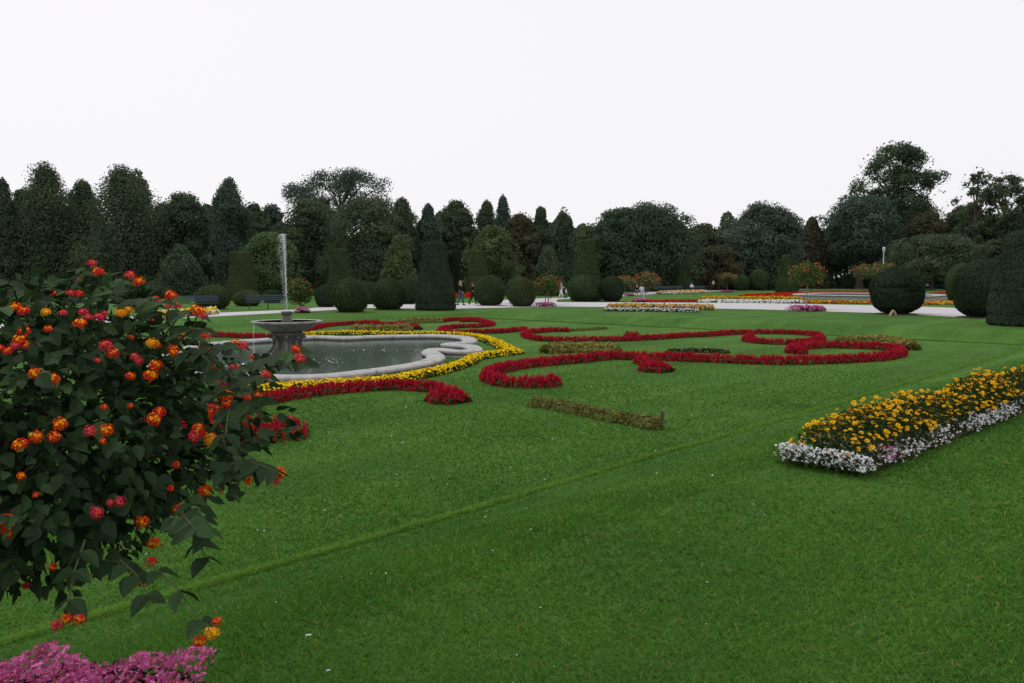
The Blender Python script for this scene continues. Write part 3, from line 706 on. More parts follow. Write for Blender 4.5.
def standard(px, top, bot, wpx, py, label, fl='orange', m='standard', nfl=48):
    xx, yy = at(px, py); _, zt = up(px, top, yy); _, zb = up(px, bot, yy); r_ = wpx/2*yy/F
    root = empty('lantana_tree', (xx, yy, 0), label, 'small tree', 'lantana standards')
    n = 1900; d = sph(n); s = np.array([r_, r_, (zt-zb)/2]); bmp = 1+.16*np.sin(4*np.arctan2(d[:, 1], d[:, 0])+3*d[:, 2])+.12*np.sin(9*d[:, 0]+7*d[:, 2])
    c = d*s*(bmp*rng.uniform(.45, 1.08, n))[:, None]+np.array([0, 0, (zt+zb)/2])
    npmesh('crown', quads(c, d+rng.normal(0, .5, (n, 3)), .075*max(1, yy/60)*rng.uniform(.7, 1.3, n), .6), 4, M[m], root, tint=rng.normal(.5, .2, n))
    n = nfl; d = sph(n); d[:, 2] = np.abs(d[:, 2])*np.where(rng.random(n) < .8, 1, -1); c = d*s*rng.uniform(.95, 1.1, n)[:, None]+np.array([0, 0, (zt+zb)/2])
    c = np.repeat(c, 3, 0)
    b = npmesh('blossoms', quads(c, sph(3*n), .055*max(1, yy/55), .9), 4, M[fl], root, tint=rng.uniform(.2, .9, 3*n)); b['kind'] = 'stuff'
    g = G(); g.tube([(0, 0, -.05), (.03, 0, zb*.5), (0, 0, zb+.3)], [.05, .04, .035], 8)
    for k in range(6):
        a = k*1.05; g.tube([(0, 0, zb+.1), (r_*.6*math.cos(a), r_*.6*math.sin(a), (zt+zb)/2)], [.025, .01], 5)
    g.build('trunk', M['barkgrey'], root)
ring(302, 313, 21, 'pink begonia ring by the left path near the jet')
standard(300, 279, 305, 25, 312, 'small standard tree with orange bloom right of the jet')
ring(545, 306.6, 24, 'pink begonia ring right of the round bush pair, behind the lawn edge')
standard(548, 275, 296, 28, 305.5, 'orange flowering standard left of the person with the pushchair')
x0, y0 = at(545.5, 305.5); g = G(); g.tube([(0, 0, -.05), (0, 0, 1.05)], .03, 8); o = g.build('support_stake', M['barkgrey']); o.location = (x0, y0, 0); tag(o, 'pale support stake beside the orange standard at the middle', 'stake')
ring(806, 311, 38, 'pink begonia ring at the foot of the standard tree before the avenue', h=.36)
standard(806, 262, 286, 35, 309.5, 'standard tree with orange blossom over a pink ring before the avenue', nfl=70)
ring(629, 296, 13, 'small far pink ring left of the seated couple')
standard(624, 276, 290, 20, 295, 'orange flowering standard left of the seated couple', m='olive')
standard(646, 272, 291, 27, 293.5, 'wide orange flowering shrub behind the seated couple', m='olive', nfl=90)
ring(641, 302, 21, 'far pink ring at the near edge of the second parterre')
x0, y0 = at(643.5, 301); g = G(); g.tube([(0, 0, -.05), (0, 0, 1.2)], .035, 8); o = g.build('support_stake', M['lamp']); o.location = (x0, y0, 0); tag(o, 'pale support stake in the far pink ring below the seated couple', 'stake')
ring(726, 292.3, 14, 'small far pink ring below the little tree by the green domes')
standard(727, 273, 283, 19, 291.5, 'little standard tree left of the two far green domes', m='olive')
standard(877, 263, 280, 48, 291, 'orange flowering shrub rising behind the dark round bush', m='olive', nfl=100)

def bed(label, pts, mk, w=.8, h=.2, per=170, size=.085, mix=None, name='flower_bed', leafper=60):
    return border(name, label, 'flower bed', pts, z=0, w=w, h=h, mkey=mk, leafkey='bedleaf', spike=False, size=size, per=int(per*.6), leafper=leafper*3, zo=.1, mix=mix, group='far beds of mixed flowers')
bed('scarlet bed strip at the near edge of the second parterre', [(652, 301.3), (680, 301), (703, 300.6)], 'scarlet', w=1.2)
bed('scarlet bed behind the two walkers', [(452, 297.5), (466, 297), (480, 297)], 'scarlet', w=2.2, h=.5, per=300)
bed('yellow and white bed in front of the far bench pair', [(662, 293.6), (680, 293), (704, 292.2)], 'orangeyellow', w=1.6, h=.4, mix=('white', 130, .3), per=150, size=.11)
bed('white strip in front of the yellow band of the second parterre', [(706, 301.3), (740, 301.5), (770, 301.8), (797, 301.8)], 'white', w=1.5, h=.25, per=240)
bed('yellow band of the second parterre left of the little tree', [(706, 299.6), (740, 299.6), (770, 299.4), (797, 299.8)], 'orangeyellow', w=1.4, h=.38, per=200)
bed('scarlet band of the second parterre left of its pool', [(752, 297.6), (770, 296.8), (790, 295.8), (804, 295.2)], 'scarlet', w=3.2, h=.4, per=420, size=.1)
bed('scarlet band beyond the second pool', [(815, 293.2), (850, 293.0), (880, 293.6), (915, 294.2)], 'scarlet', w=2.0, h=.3, per=260, size=.12)
bed('yellow edging along the near rim of the second pool', [(795, 301.6), (815, 302), (850, 302.3), (880, 302.8)], 'orangeyellow', w=.7, h=.2, per=170, mix=('scarlet', 90, .5))
bed('yellow strip at the right between the two dark round bushes', [(915, 303.6), (935, 303.2), (956, 303.4)], 'orangeyellow', w=1.2, h=.25, per=200, mix=('orange', 60, .5))
bed('scarlet patch beside the lighter bush at the right', [(938, 294.2), (953, 294)], 'scarlet', w=2.4, h=.3, per=350, size=.11)
bed('yellow strip below the far right bench', [(932, 287.8), (951, 288)], 'orangeyellow', w=2.6, h=.5, per=400, size=.16)
bed('yellow and white bed below the left bench, partly behind the lantana', [(148, 318), (175, 315.5), (195, 313.6), (212, 312.4)], 'yellow', w=.8, h=.35, per=180, mix=('white', 90, .3))

# ------------------------------------------------------------ pool and fountain
RZ = -.13
rim_px = [(272, 375), (322, 374.5), (361, 370.5), (393, 366.5), (418, 362.5), (431, 359), (436, 356), (434, 353), (430, 350.5), (437, 348), (458, 350), (474, 349), (470, 345), (448, 343.2),
          (466, 341.3), (470, 338.6), (463, 336.2), (445, 334.8), (420, 334.6), (393, 335), (368, 335.6), (345, 336.6), (325, 335.7), (303, 336), (264, 338.5), (228, 341), (205, 343.5), (190, 347), (186, 351)]
RIM = [at(x, y, RZ) for x, y in rim_px]+[(-9.6, 21.2), (-9.2, 19.8), (-8.6, 18.7), (-7.6, 17.7), (-6.3, 17.0)]
FX, FY = at(288, 362.5, -.27)
def coping(ring_pts, W, name, label, zt, zb, sub=4):
    P = np.array(ring_pts); n = len(P); S = []
    for i in range(n):
        p0, p1, p2, p3 = P[i-1], P[i], P[(i+1) % n], P[(i+2) % n]
        for j in range(sub):
            t = j/sub; S.append(.5*((2*p1)+(-p0+p2)*t+(2*p0-5*p1+4*p2-p3)*t*t+(-p0+3*p1-3*p2+p3)*t**3))
    S = np.array(S); n = len(S); T = unit(np.roll(S, -1, 0)-np.roll(S, 1, 0)); N = np.stack([T[:, 1], -T[:, 0]], 1)
    c = S.mean(0)
    area = .5*np.sum(S[:, 0]*np.roll(S[:, 1], -1)-np.roll(S[:, 0], -1)*S[:, 1])
    if area < 0: N = -N                      # outward
    prof = [(W*.42, zb), (W*.42, zb+.04), (W*.34, zb+.07), (W*.34, zt-.14), (W*.44, zt-.115), (W*.5, zt-.08), (W*.49, zt-.035), (W*.40, zt-.005), (W*.2, zt+.006), (-W*.25, zt), (-W*.42, zt-.012), (-W*.5, zt-.045), (-W*.5, zt-.09), (-W*.42, zt-.13), (-W*.36, zt-.14), (-W*.36, zb)]
    g = G(); k = len(prof); vs = []
    for i in range(n):
        for (o_, z_) in prof: vs.append((S[i, 0]+N[i, 0]*o_, S[i, 1]+N[i, 1]*o_, z_))
    fs = [(i*k+j, ((i+1) % n)*k+j, ((i+1) % n)*k+(j+1) % k, i*k+(j+1) % k) for i in range(n) for j in range(k)]
    root = empty(name, (c[0], c[1], zb), label, 'pool edge')
    g.add(vs, fs); o = g.build('stone_rim', M['stone'], root, off=(c[0], c[1], zb)); 
    # joints between stones: thin dark grooves
    return S, N, root
S, N, poolroot = coping(RIM, .50, 'pool_surround', 'pale grey scalloped stone surround of the fountain pool', RZ, LOW)
for i in range(0, len(S), 9):
    g = G(); a = S[i]+N[i]*.275; b = S[i]-N[i]*.275
    g.tube([(a[0], a[1], RZ-.08), (a[0]-N[i][0]*.03, a[1]-N[i][1]*.03, RZ-.012), (S[i][0], S[i][1], RZ+.0045), (b[0]+N[i][0]*.04, b[1]+N[i][1]*.04, RZ-.012), (b[0], b[1], RZ-.08)], .008, 5)
    g.build('joint', M['stonedark'], poolroot, off=tuple(poolroot.location))
def water_sheet(S, N, z, label):
    I = S-N*.1; g = G(); g.add([(p[0], p[1], z) for p in I], [tuple(range(len(I)))]); o = g.build('pool_water', M['water'], smooth=False)
    if o.data.polygons[0].normal.z < 0: o.data.flip_normals()
    tag(o, label, 'water', kind='structure')
water_sheet(S, N, -.27, 'dark green rippled water of the fountain pool')
# second pool far right
a = np.linspace(0, 2*math.pi, 25)[:-1]
cx, cy = at(868, 298.4)
R2 = [(cx+6.3*math.cos(t)*(1+.08*math.cos(4*t)), cy+7.5*math.sin(t)*(1+.08*math.cos(4*t))) for t in a]
S2, N2, _r = coping(R2, .8, 'pool_surround', 'low pale rim of the far second pool beyond the avenue', .42, 0.0, 3)
water_sheet(S2, N2, .2, 'water of the far second pool')

ft = empty('fountain', (FX, FY, LOW), 'weathered stone bowl fountain with a thin jet standing in the pool', 'fountain')
zo = -LOW
def prof_at(l): return [(r_, z_+zo) for r_, z_ in l]
g = G()
g.lathe(prof_at([(.44, LOW), (.45, -.24), (.46, -.12), (.42, -.06), (.36, -.02), (.33, .03), (.27, .10), (.24, .18), (.23, .26), (.26, .33), (.33, .40), (.40, .45), (.43, .49), (.40, .52), (.34, .54)]), 48, lobe=.07, k=8)
g.build('pedestal', M['stonedark'], ft)
for k in range(8):
    a = k*math.pi/4+.2; g = G()
    pts = []
    for (r_, z_, q) in [(.50, -.20, .05), (.54, -.10, .055), (.50, .0, .05), (.42, .07, .045), (.35, .16, .042), (.33, .27, .04), (.34, .36, .045), (.42, .42, .05), (.46, .37, .035)]:
        pts.append((r_*math.cos(a), r_*math.sin(a), z_+zo, q))
    g.tube([p[:3] for p in pts], [p[3] for p in pts], 8); g.build('scroll', M['stonedark'], ft)
g = G(); BR = .89
g.lathe(prof_at([(.30, .53), (.42, .545), (.60, .62), (.72, .70), (BR-.02, .755), (BR+.01, .775), (BR+.015, .80), (BR, .82), (BR-.05, .825), (BR-.10, .80), (.5, .765), (.2, .755), (.01, .755)]), 64)
g.build('bowl', mat('bowl_stone', (.20, .195, .19), .6, .3, .4, .4, 6), ft)
g = G(); g.lathe(prof_at([(BR-.115, .806), (.01, .806)]), 48); g.build('bowl_water', M['water'], ft)
g = G(); g.lathe(prof_at([(.16, .76), (.13, .86), (.10, .93), (.11, .97), (.14, 1.0), (.15, 1.05), (.12, 1.07), (.05, 1.05), (.01, 1.05)]), 24); g.build('nozzle_cup', M['stonedark'], ft)
# jet
JT = up(283.5, 234, FY)[1]; JX = up(283.5, 234, FY)[0]-FX
z0 = 1.05
g = G(); pts = []; rad = []
for k in range(15):
    t = k/14; pts.append((JX*t*t*.9, 0, z0+zo+(JT-z0)*t*.985)); rad.append(.006+.007*t+.004*random.random())
g.tube(pts, rad, 8); g.build('jet_core', M['spray'], ft)
n = 3600; t = rng.uniform(0, 1, n)**.7; fall = rng.random(n) < .6
zz = z0+zo+(JT-z0)*(1-(1-t)**1.3*np.where(fall, 1, 1))
xx = JX*t*t*.9+rng.normal(0, .007+.020*t, n)-np.where(fall, rng.uniform(0, 1, n)**2*.19*(1-np.abs(2*t-1.3)*.55), 0)
c = np.stack([xx, rng.normal(0, .03, n), zz], 1)
sp = npmesh('spray', quads(c, sph(n), rng.uniform(.003, .009, n), .9), 4, M['drop'], ft); sp['kind'] = 'stuff'
for k, a in enumerate([3.05, 3.9]):
    g = G(); xx, yy = (BR+.01)*math.cos(a), (BR+.01)*math.sin(a)
    g.tube([(xx, yy, .78+zo), (xx*1.02, yy*1.02, .4+zo), (xx*1.03, yy*1.03, -.26+zo)], [.005, .003, .005], 5); g.build('water_drip', M['drop'], ft)
def foam():
    n = 420; d = rng.random(n)
    c = np.zeros((n, 3)); s = rng.choice(3, n, p=[.45, .35, .2])
    cen = np.array([[-1.0, -.5], [.75, .1], [2.7, 3.6]])[s]; sc = np.array([[.55, .5], [.5, .6], [.9, .25]])[s]
    c[:, :2] = cen+rng.normal(size=(n, 2))*sc+np.array([FX, FY]); c[:, 2] = -.262
    o = npmesh('foam', quads(c, np.tile([0, 0, 1.], (n, 1))+rng.normal(0, .15, (n, 3)), rng.uniform(.01, .035, n), .6), 4, M['drop'])
    tag(o, 'pale splashes and ripples where water falls into the pool', 'foam', kind='stuff')
foam()

# ------------------------------------------------------------ benches, lamp, people
def bench_root(loc, rz, label):
    root = empty('park_bench', loc, label, 'bench', 'blue-green park benches'); root.rotation_euler = (0, 0, rz); return root
def make_bench(loc, rz, label):
    root = bench_root(loc, rz, label); Lb = 2.6
    g = G()
    for k in range(4): g.box((0, -.12+k*.11, .45), (Lb, .09, .035))
    g.build('seat', M['benchblue'], root, False)
    g = G()
    for k in range(3): g.box((0, .27+k*.035, .60+k*.13), (Lb, .025, .10), rx=-.25)
    g.build('backrest', M['benchblue'], root, False)
    for sx in (-1.1, 0, 1.1):
        g = G(); g.box((sx, -.10, .215), (.05, .05, .43)); g.box((sx, .24, .215), (.05, .05, .43)); g.box((sx, .07, .40), (.05, .38, .05)); g.box((sx, .33, .64), (.04, .04, .5), rx=-.25)
        g.build('leg', M['iron'], root, False)
    for sx in (-1.22, 1.22):
        g = G(); g.box((sx, .05, .64), (.05, .42, .035)); g.box((sx, -.12, .53), (.04, .04, .2)); g.build('armrest', M['iron'], root, False)
    return root
def gl(px, py, z=0): x, y = at(px, py); return (x, y, z)
b0 = make_bench(gl(268, 309.3), R(20), 'blue bench seen through the spray left of the fountain jet')
dup(b0, gl(196, 311), R(28), 'blue bench behind the lantana at the left path')
dup(b0, gl(669, 292.3), R(0), 'empty dark far bench left of the green dome bush').scale = (1.5, 1, 1)
dup(b0, gl(695, 291.8), R(0), 'far bench on which a person in a white shirt sits').scale = (1.2, 1, 1)
dup(b0, gl(636, 295.0), R(-12), 'bench under the seated couple')
dup(b0, gl(829, 288.9), R(0), 'distant bench behind the small ball bush at the right').scale = (1.3, 1, 1)
dup(b0, gl(935, 289.8), R(-5), 'far right bench with a person in pale clothes').scale = (1.3, 1, 1)

SK = mat('skin', (.50, .30, .22), .6, .3)
def cloth(n, c): return mat('cloth_'+n, c, .9, .1, .1, 0, 30)
CL = dict(black=cloth('black', (.012, .012, .016)), jeans=cloth('jeans', (.05, .075, .13)), white=cloth('white', (.72, .73, .76)), grey=cloth('grey', (.10, .10, .11)), dark=cloth('dark', (.02, .02, .028)), pale=cloth('pale', (.35, .42, .5)))
HAIR = {'brown': mat('hair_brown', (.10, .05, .025), .6), 'blond': mat('hair_blond', (.35, .22, .10), .6), 'dark': mat('hair_dark', (.02, .015, .012), .6)}
def skin(name, verts, edges, radii, m, parent, root_i=0, sub=1):
    me = bpy.data.meshes.new(name); me.from_pydata(verts, edges, []); o = bpy.data.objects.new(name, me); COL.objects.link(o); o.parent = parent
    me.materials.append(m)
    sk = o.modifiers.new('skin', 'SKIN'); sk.use_smooth_shade = True
    if not me.skin_vertices: 
        bpy.context.view_layer.update()
    for i, rr in enumerate(radii):
        d = me.skin_vertices[0].data[i]; d.radius = (rr, rr) if not isinstance(rr, tuple) else rr; d.use_root = (i == root_i)
    s = o.modifiers.new('sub', 'SUBSURF'); s.levels = sub; s.render_levels = sub
    return o
def person(loc, rz, label, pose, top, legs, hair, s=1.0, long=False):
    """local frame faces -Y ; pose gives joints"""
    root = empty('person', loc, label, 'person'); root.rotation_euler = (0, 0, rz); root.scale = (s, s, s)
    sit = pose == 'sit'
    pz = .50 if sit else .92
    J = {'pel': (0, 0, pz), 'sp': (0, -.01, pz+.22), 'ch': (0, 0, pz+.42), 'nk': (0, -.01, pz+.57), 'hd': (0, -.03, pz+.66), 'ht': (0, -.02, pz+.74)}
    for sd, k in ((-1, 'l'), (1, 'r')):
        J['sh'+k] = (sd*.17, 0, pz+.47)
        if pose == 'walk':
            f = sd*.20
            J['el'+k] = (sd*.23, f*.35+.03, pz+.22); J['wr'+k] = (sd*.22, f*.6-.10, pz+.02)
            J['hip'+k] = (sd*.09, 0, pz-.03); J['kn'+k] = (sd*.09, -f*-.75-.05, pz-.44); J['an'+k] = (sd*.09, f*1.4+.05, .09 if sd < 0 else .12); J['to'+k] = (sd*.1, f*1.4-.11, .04)
        elif pose == 'push':
            J['el'+k] = (sd*.22, -.05, pz+.22); J['wr'+k] = (sd*.18, -.32, pz+.14)
            J['hip'+k] = (sd*.09, 0, pz-.03); J['kn'+k] = (sd*.09, sd*.1-.03, pz-.44); J['an'+k] = (sd*.09, sd*.2, .09); J['to'+k] = (sd*.1, sd*.2-.16, .04)
        else:
            J['el'+k] = (sd*.24, -.06, pz+.22); J['wr'+k] = (sd*.14, -.28, pz+.14)
            J['hip'+k] = (sd*.10, -.02, pz); J['kn'+k] = (sd*.12, -.45, pz+.02); J['an'+k] = (sd*.12, -.44, .09); J['to'+k] = (sd*.13, -.60, .04)
    names = list(J); idx = {k: i for i, k in enumerate(names)}; vs = [J[k] for k in names]
    rad = {'pel': .12, 'sp': .11, 'ch': .12, 'nk': .05, 'hd': .085, 'ht': .075}
    for k in 'lr': rad.update({'sh'+k: .055, 'el'+k: .038, 'wr'+k: .026, 'hip'+k: .085, 'kn'+k: .055, 'an'+k: .036, 'to'+k: .03})
    rr = [rad[k] for k in names]
    E = [('pel', 'sp'), ('sp', 'ch'), ('ch', 'nk'), ('nk', 'hd'), ('hd', 'ht')]
    for k in 'lr': E += [('ch', 'sh'+k), ('sh'+k, 'el'+k), ('el'+k, 'wr'+k), ('pel', 'hip'+k), ('hip'+k, 'kn'+k), ('kn'+k, 'an'+k), ('an'+k, 'to'+k)]
    E = [(idx[a], idx[b]) for a, b in E]
    for k, sd in (('l', -1), ('r', 1)):
        w = Vector(J['wr'+k]); e = Vector(J['el'+k]); d = (w-e).normalized(); p = w+d*.06
        vs.append(tuple(p)); rr.append(.024); pi = len(vs)-1; E.append((idx['wr'+k], pi))
        sidev = Vector((0, 1, 0)).cross(d).normalized() if abs(d.y) < .8 else Vector((1, 0, 0))
        for q, (o_, l_) in enumerate([(-.024, .062), (-.008, .075), (.008, .07), (.024, .055)]):
            vs.append(tuple(p+d*l_+sidev*o_)); rr.append(.008); E.append((pi, len(vs)-1))
        vs.append(tuple(w+d*.07+sidev*.05*sd)); rr.append(.009); E.append((pi, len(vs)-1))
    skin('body', vs, E, rr, SK, root)
    tk = ['pel', 'sp', 'ch']+[a+k for k in 'lr' for a in ('sh', 'el', 'wr')]
    ti = {k: i for i, k in enumerate(tk)}
    TV = [J[k] for k in tk]
    for k in 'lr':
        a, b = Vector(J['el'+k]), Vector(J['wr'+k]); TV[ti['wr'+k]] = tuple(a.lerp(b, .88))
    TE = [(ti[a], ti[b]) for a, b in [('pel', 'sp'), ('sp', 'ch'), ('ch', 'shl'), ('shl', 'ell'), ('ell', 'wrl'), ('ch', 'shr'), ('shr', 'elr'), ('elr', 'wrr')]]
    skin('jacket' if top is not CL['white'] else 'shirt', TV, TE, [.155, .14, .155]+[.075, .055, .042]*2, top, root)
    lk = ['pel']+[a+k for k in 'lr' for a in ('hip', 'kn', 'an')]; li = {k: i for i, k in enumerate(lk)}
    skin('trousers', [J[k] for k in lk], [(0, li['hipl']), (li['hipl'], li['knl']), (li['knl'], li['anl']), (0, li['hipr']), (li['hipr'], li['knr']), (li['knr'], li['anr'])], [.14]+[.105, .075, .06]*2, legs, root)
    for k in 'lr':
        a = Vector(J['an'+k]); t = Vector(J['to'+k]); h = a+(a-t)*.25; h.z = .04
        g = G(); g.tube([h+Vector((0, 0, .005)), (h+t)/2+Vector((0, 0, .015)), t], [.045, .05, .035], 10); g.build('shoe', CL['dark'], root)
    g = G(); hd = Vector(J['ht'])+Vector((0, .02, .0)); g.ball(hd, .105, 12, sz=1.0)
    g.build('hair', hair, root)
    if long:
        g = G(); g.tube([hd+Vector((0, .03, 0)), hd+Vector((0, .08, -.12)), hd+Vector((0, .09, -.26))], [.09, .085, .04], 10); g.build('hair', hair, root)
    g = G(); f = Vector(J['hd'])+Vector((0, -.085, .01)); g.tube([f+Vector((0, .01, .03)), f+Vector((0, -.02, -.005))], [.008, .014], 6); g.build('nose', SK, root)
    for sx in (-.032, .032):
        g = G(); g.ball(f+Vector((sx, .008, .032)), .009, 6); g.build('eye', CL['dark'], root)
    return root
def ploc(px, py, z=.014): x, y = at(px, py); return (x, y, z)
person(ploc(460.8, 305.2), R(70), 'person in black top and blue jeans walking, nearest the big cone', 'walk', CL['black'], CL['jeans'], HAIR['blond'], 1.0, True)
person(ploc(472.8, 304.4), R(95), 'person all in black walking beside the round bush', 'walk', CL['black'], CL['dark'], HAIR['brown'], .94, True)
person(ploc(561, 298.2), R(80), 'person in white pushing a white pushchair on the far path', 'push', CL['white'], CL['white'], HAIR['brown'], .98)
person(ploc(637, 295.3, .0), R(-12), 'seated person in a dark top, left one of the couple on the bench', 'sit', CL['dark'], CL['grey'], HAIR['brown'], 1.0)
person(ploc(641.5, 295.1, .0), R(-12), 'seated person in a white top, right one of the couple on the bench', 'sit', CL['white'], CL['pale'], HAIR['dark'], .95)
person(ploc(691.5, 291.8, .0), R(6), 'person in a white shirt seated on the far bench by the green dome', 'sit', CL['white'], CL['jeans'], HAIR['blond'], 1.05)
person(ploc(927, 290.0, .0), R(0), 'person in pale blue clothes seated on the far right bench', 'sit', CL['white'], CL['jeans'], HAIR['dark'], 1.1)

def pushchair(loc, rz):
    root = empty('pushchair', loc, 'white pushchair with dark wheels held by the person in white', 'pushchair'); root.rotation_euler = (0, 0, rz)
    g = G(); g.tube([(0, .45, 1.0), (0, .2, .75), (0, -.35, .30)], .02, 6); g.tube([(.4, .45, 1.0), (.4, .2, .75), (.4, -.35, .30)], .02, 6); g.tube([(0, .45, 1.0), (.4, .45, 1.0)], .02, 6)
    g.tube([(0, .3, .15), (0, -.05, .55)], .018, 6); g.tube([(.4, .3, .15), (.4, -.05, .55)], .018, 6); g.build('frame', M['iron'], root)
    g = G(); g.box((.2, -.05, .55), (.42, .75, .22), rx=.15); g.box((.2, -.35, .72), (.40, .12, .3), rx=-.3); g.build('seat', CL['white'], root)
    g = G(); 
    prof = [(.34*math.cos(a), .30*math.sin(a)) for a in np.linspace(0, math.pi, 9)]
    vs = [(x_, .12+p[0]*.8, .68+p[1]) for x_ in (0, .4) for p in prof]
    g.add(vs, [(i, i+1, 9+i+1, 9+i) for i in range(8)]+[tuple(range(9)), tuple(reversed(range(9, 18)))]); g.build('hood', CL['white'], root)
    for (xx, yy) in ((-.03, .3), (.43, .3), (-.03, -.35), (.43, -.35)):
        g = G(); g.tube([(xx-.02, yy, .14), (xx+.02, yy, .14)], .14, 16); g.build('wheel', M['iron'], root)
xq, yq = at(561, 298.2); pushchair((xq+.78, yq-.1, .015), R(85))

def lamp(px, top, Y, label, h0=0):
    x, zt = up(px, top, Y); root = empty('lamp_post', (x, Y, 0), label, 'lamp post')
    g = G(); g.tube([(0, 0, 0), (0, 0, .5), (0, 0, zt-.9)], [.16, .11, .08], 10); g.build('post', M['lamp'], root)
    g = G(); g.lathe([(.12, zt-.9), (.2, zt-.75), (.24, zt-.3), (.20, zt-.25), (.28, zt-.22), (.12, zt-.05), (.02, zt)], 12); g.build('lantern', M['lamp'], root)
lamp(884, 247, 130, 'pale lamp post in front of the tall trees on the right')
def sign_post(px, base, top, label):
    x, y = at(px, base); _, zt = up(px, top, y); root = empty('waste_bin', (x, y, 0), label, 'waste bin')
    g = G(); g.tube([(0, 0, 0), (0, 0, zt*.8)], .07, 8); g.build('post', M['iron'], root)
    g = G(); g.lathe([(.12, zt*.62), (.2, zt*.66), (.21, zt*.95), (.12, zt)], 12); g.build('bin', M['lamp'], root)
sign_post(713, 290.5, 281, 'small pale-topped bin on a post right of the seated person in white shirt')
sign_post(656.5, 291, 276, 'pale-headed post by the orange shrub behind the couple')
# pale cut stub at the foot of the notched bush
x, y = at(893, 316.2); root = empty('forked_stub', (x, y, 0), 'small pale forked wood stub at the foot of the notched dark bush', 'stump')
WD = mat('pale_cut_wood', (.42, .33, .22), .8, .2, .25, .3, 20)
g = G(); g.tube([(-.16, 0, -.02), (-.09, 0, .16), (0, 0, .30)], [.065, .06, .055], 9); g.build('branch', WD, root)
g = G(); g.tube([(.16, .02, -.02), (.10, 0, .16), (.01, 0, .29)], [.06, .055, .05], 9); g.build('branch', WD, root)
g = G(); g.lathe([(.4, 0), (.3, .02), (.01, .03)], 14); g.build('soil', M['soil'], root)

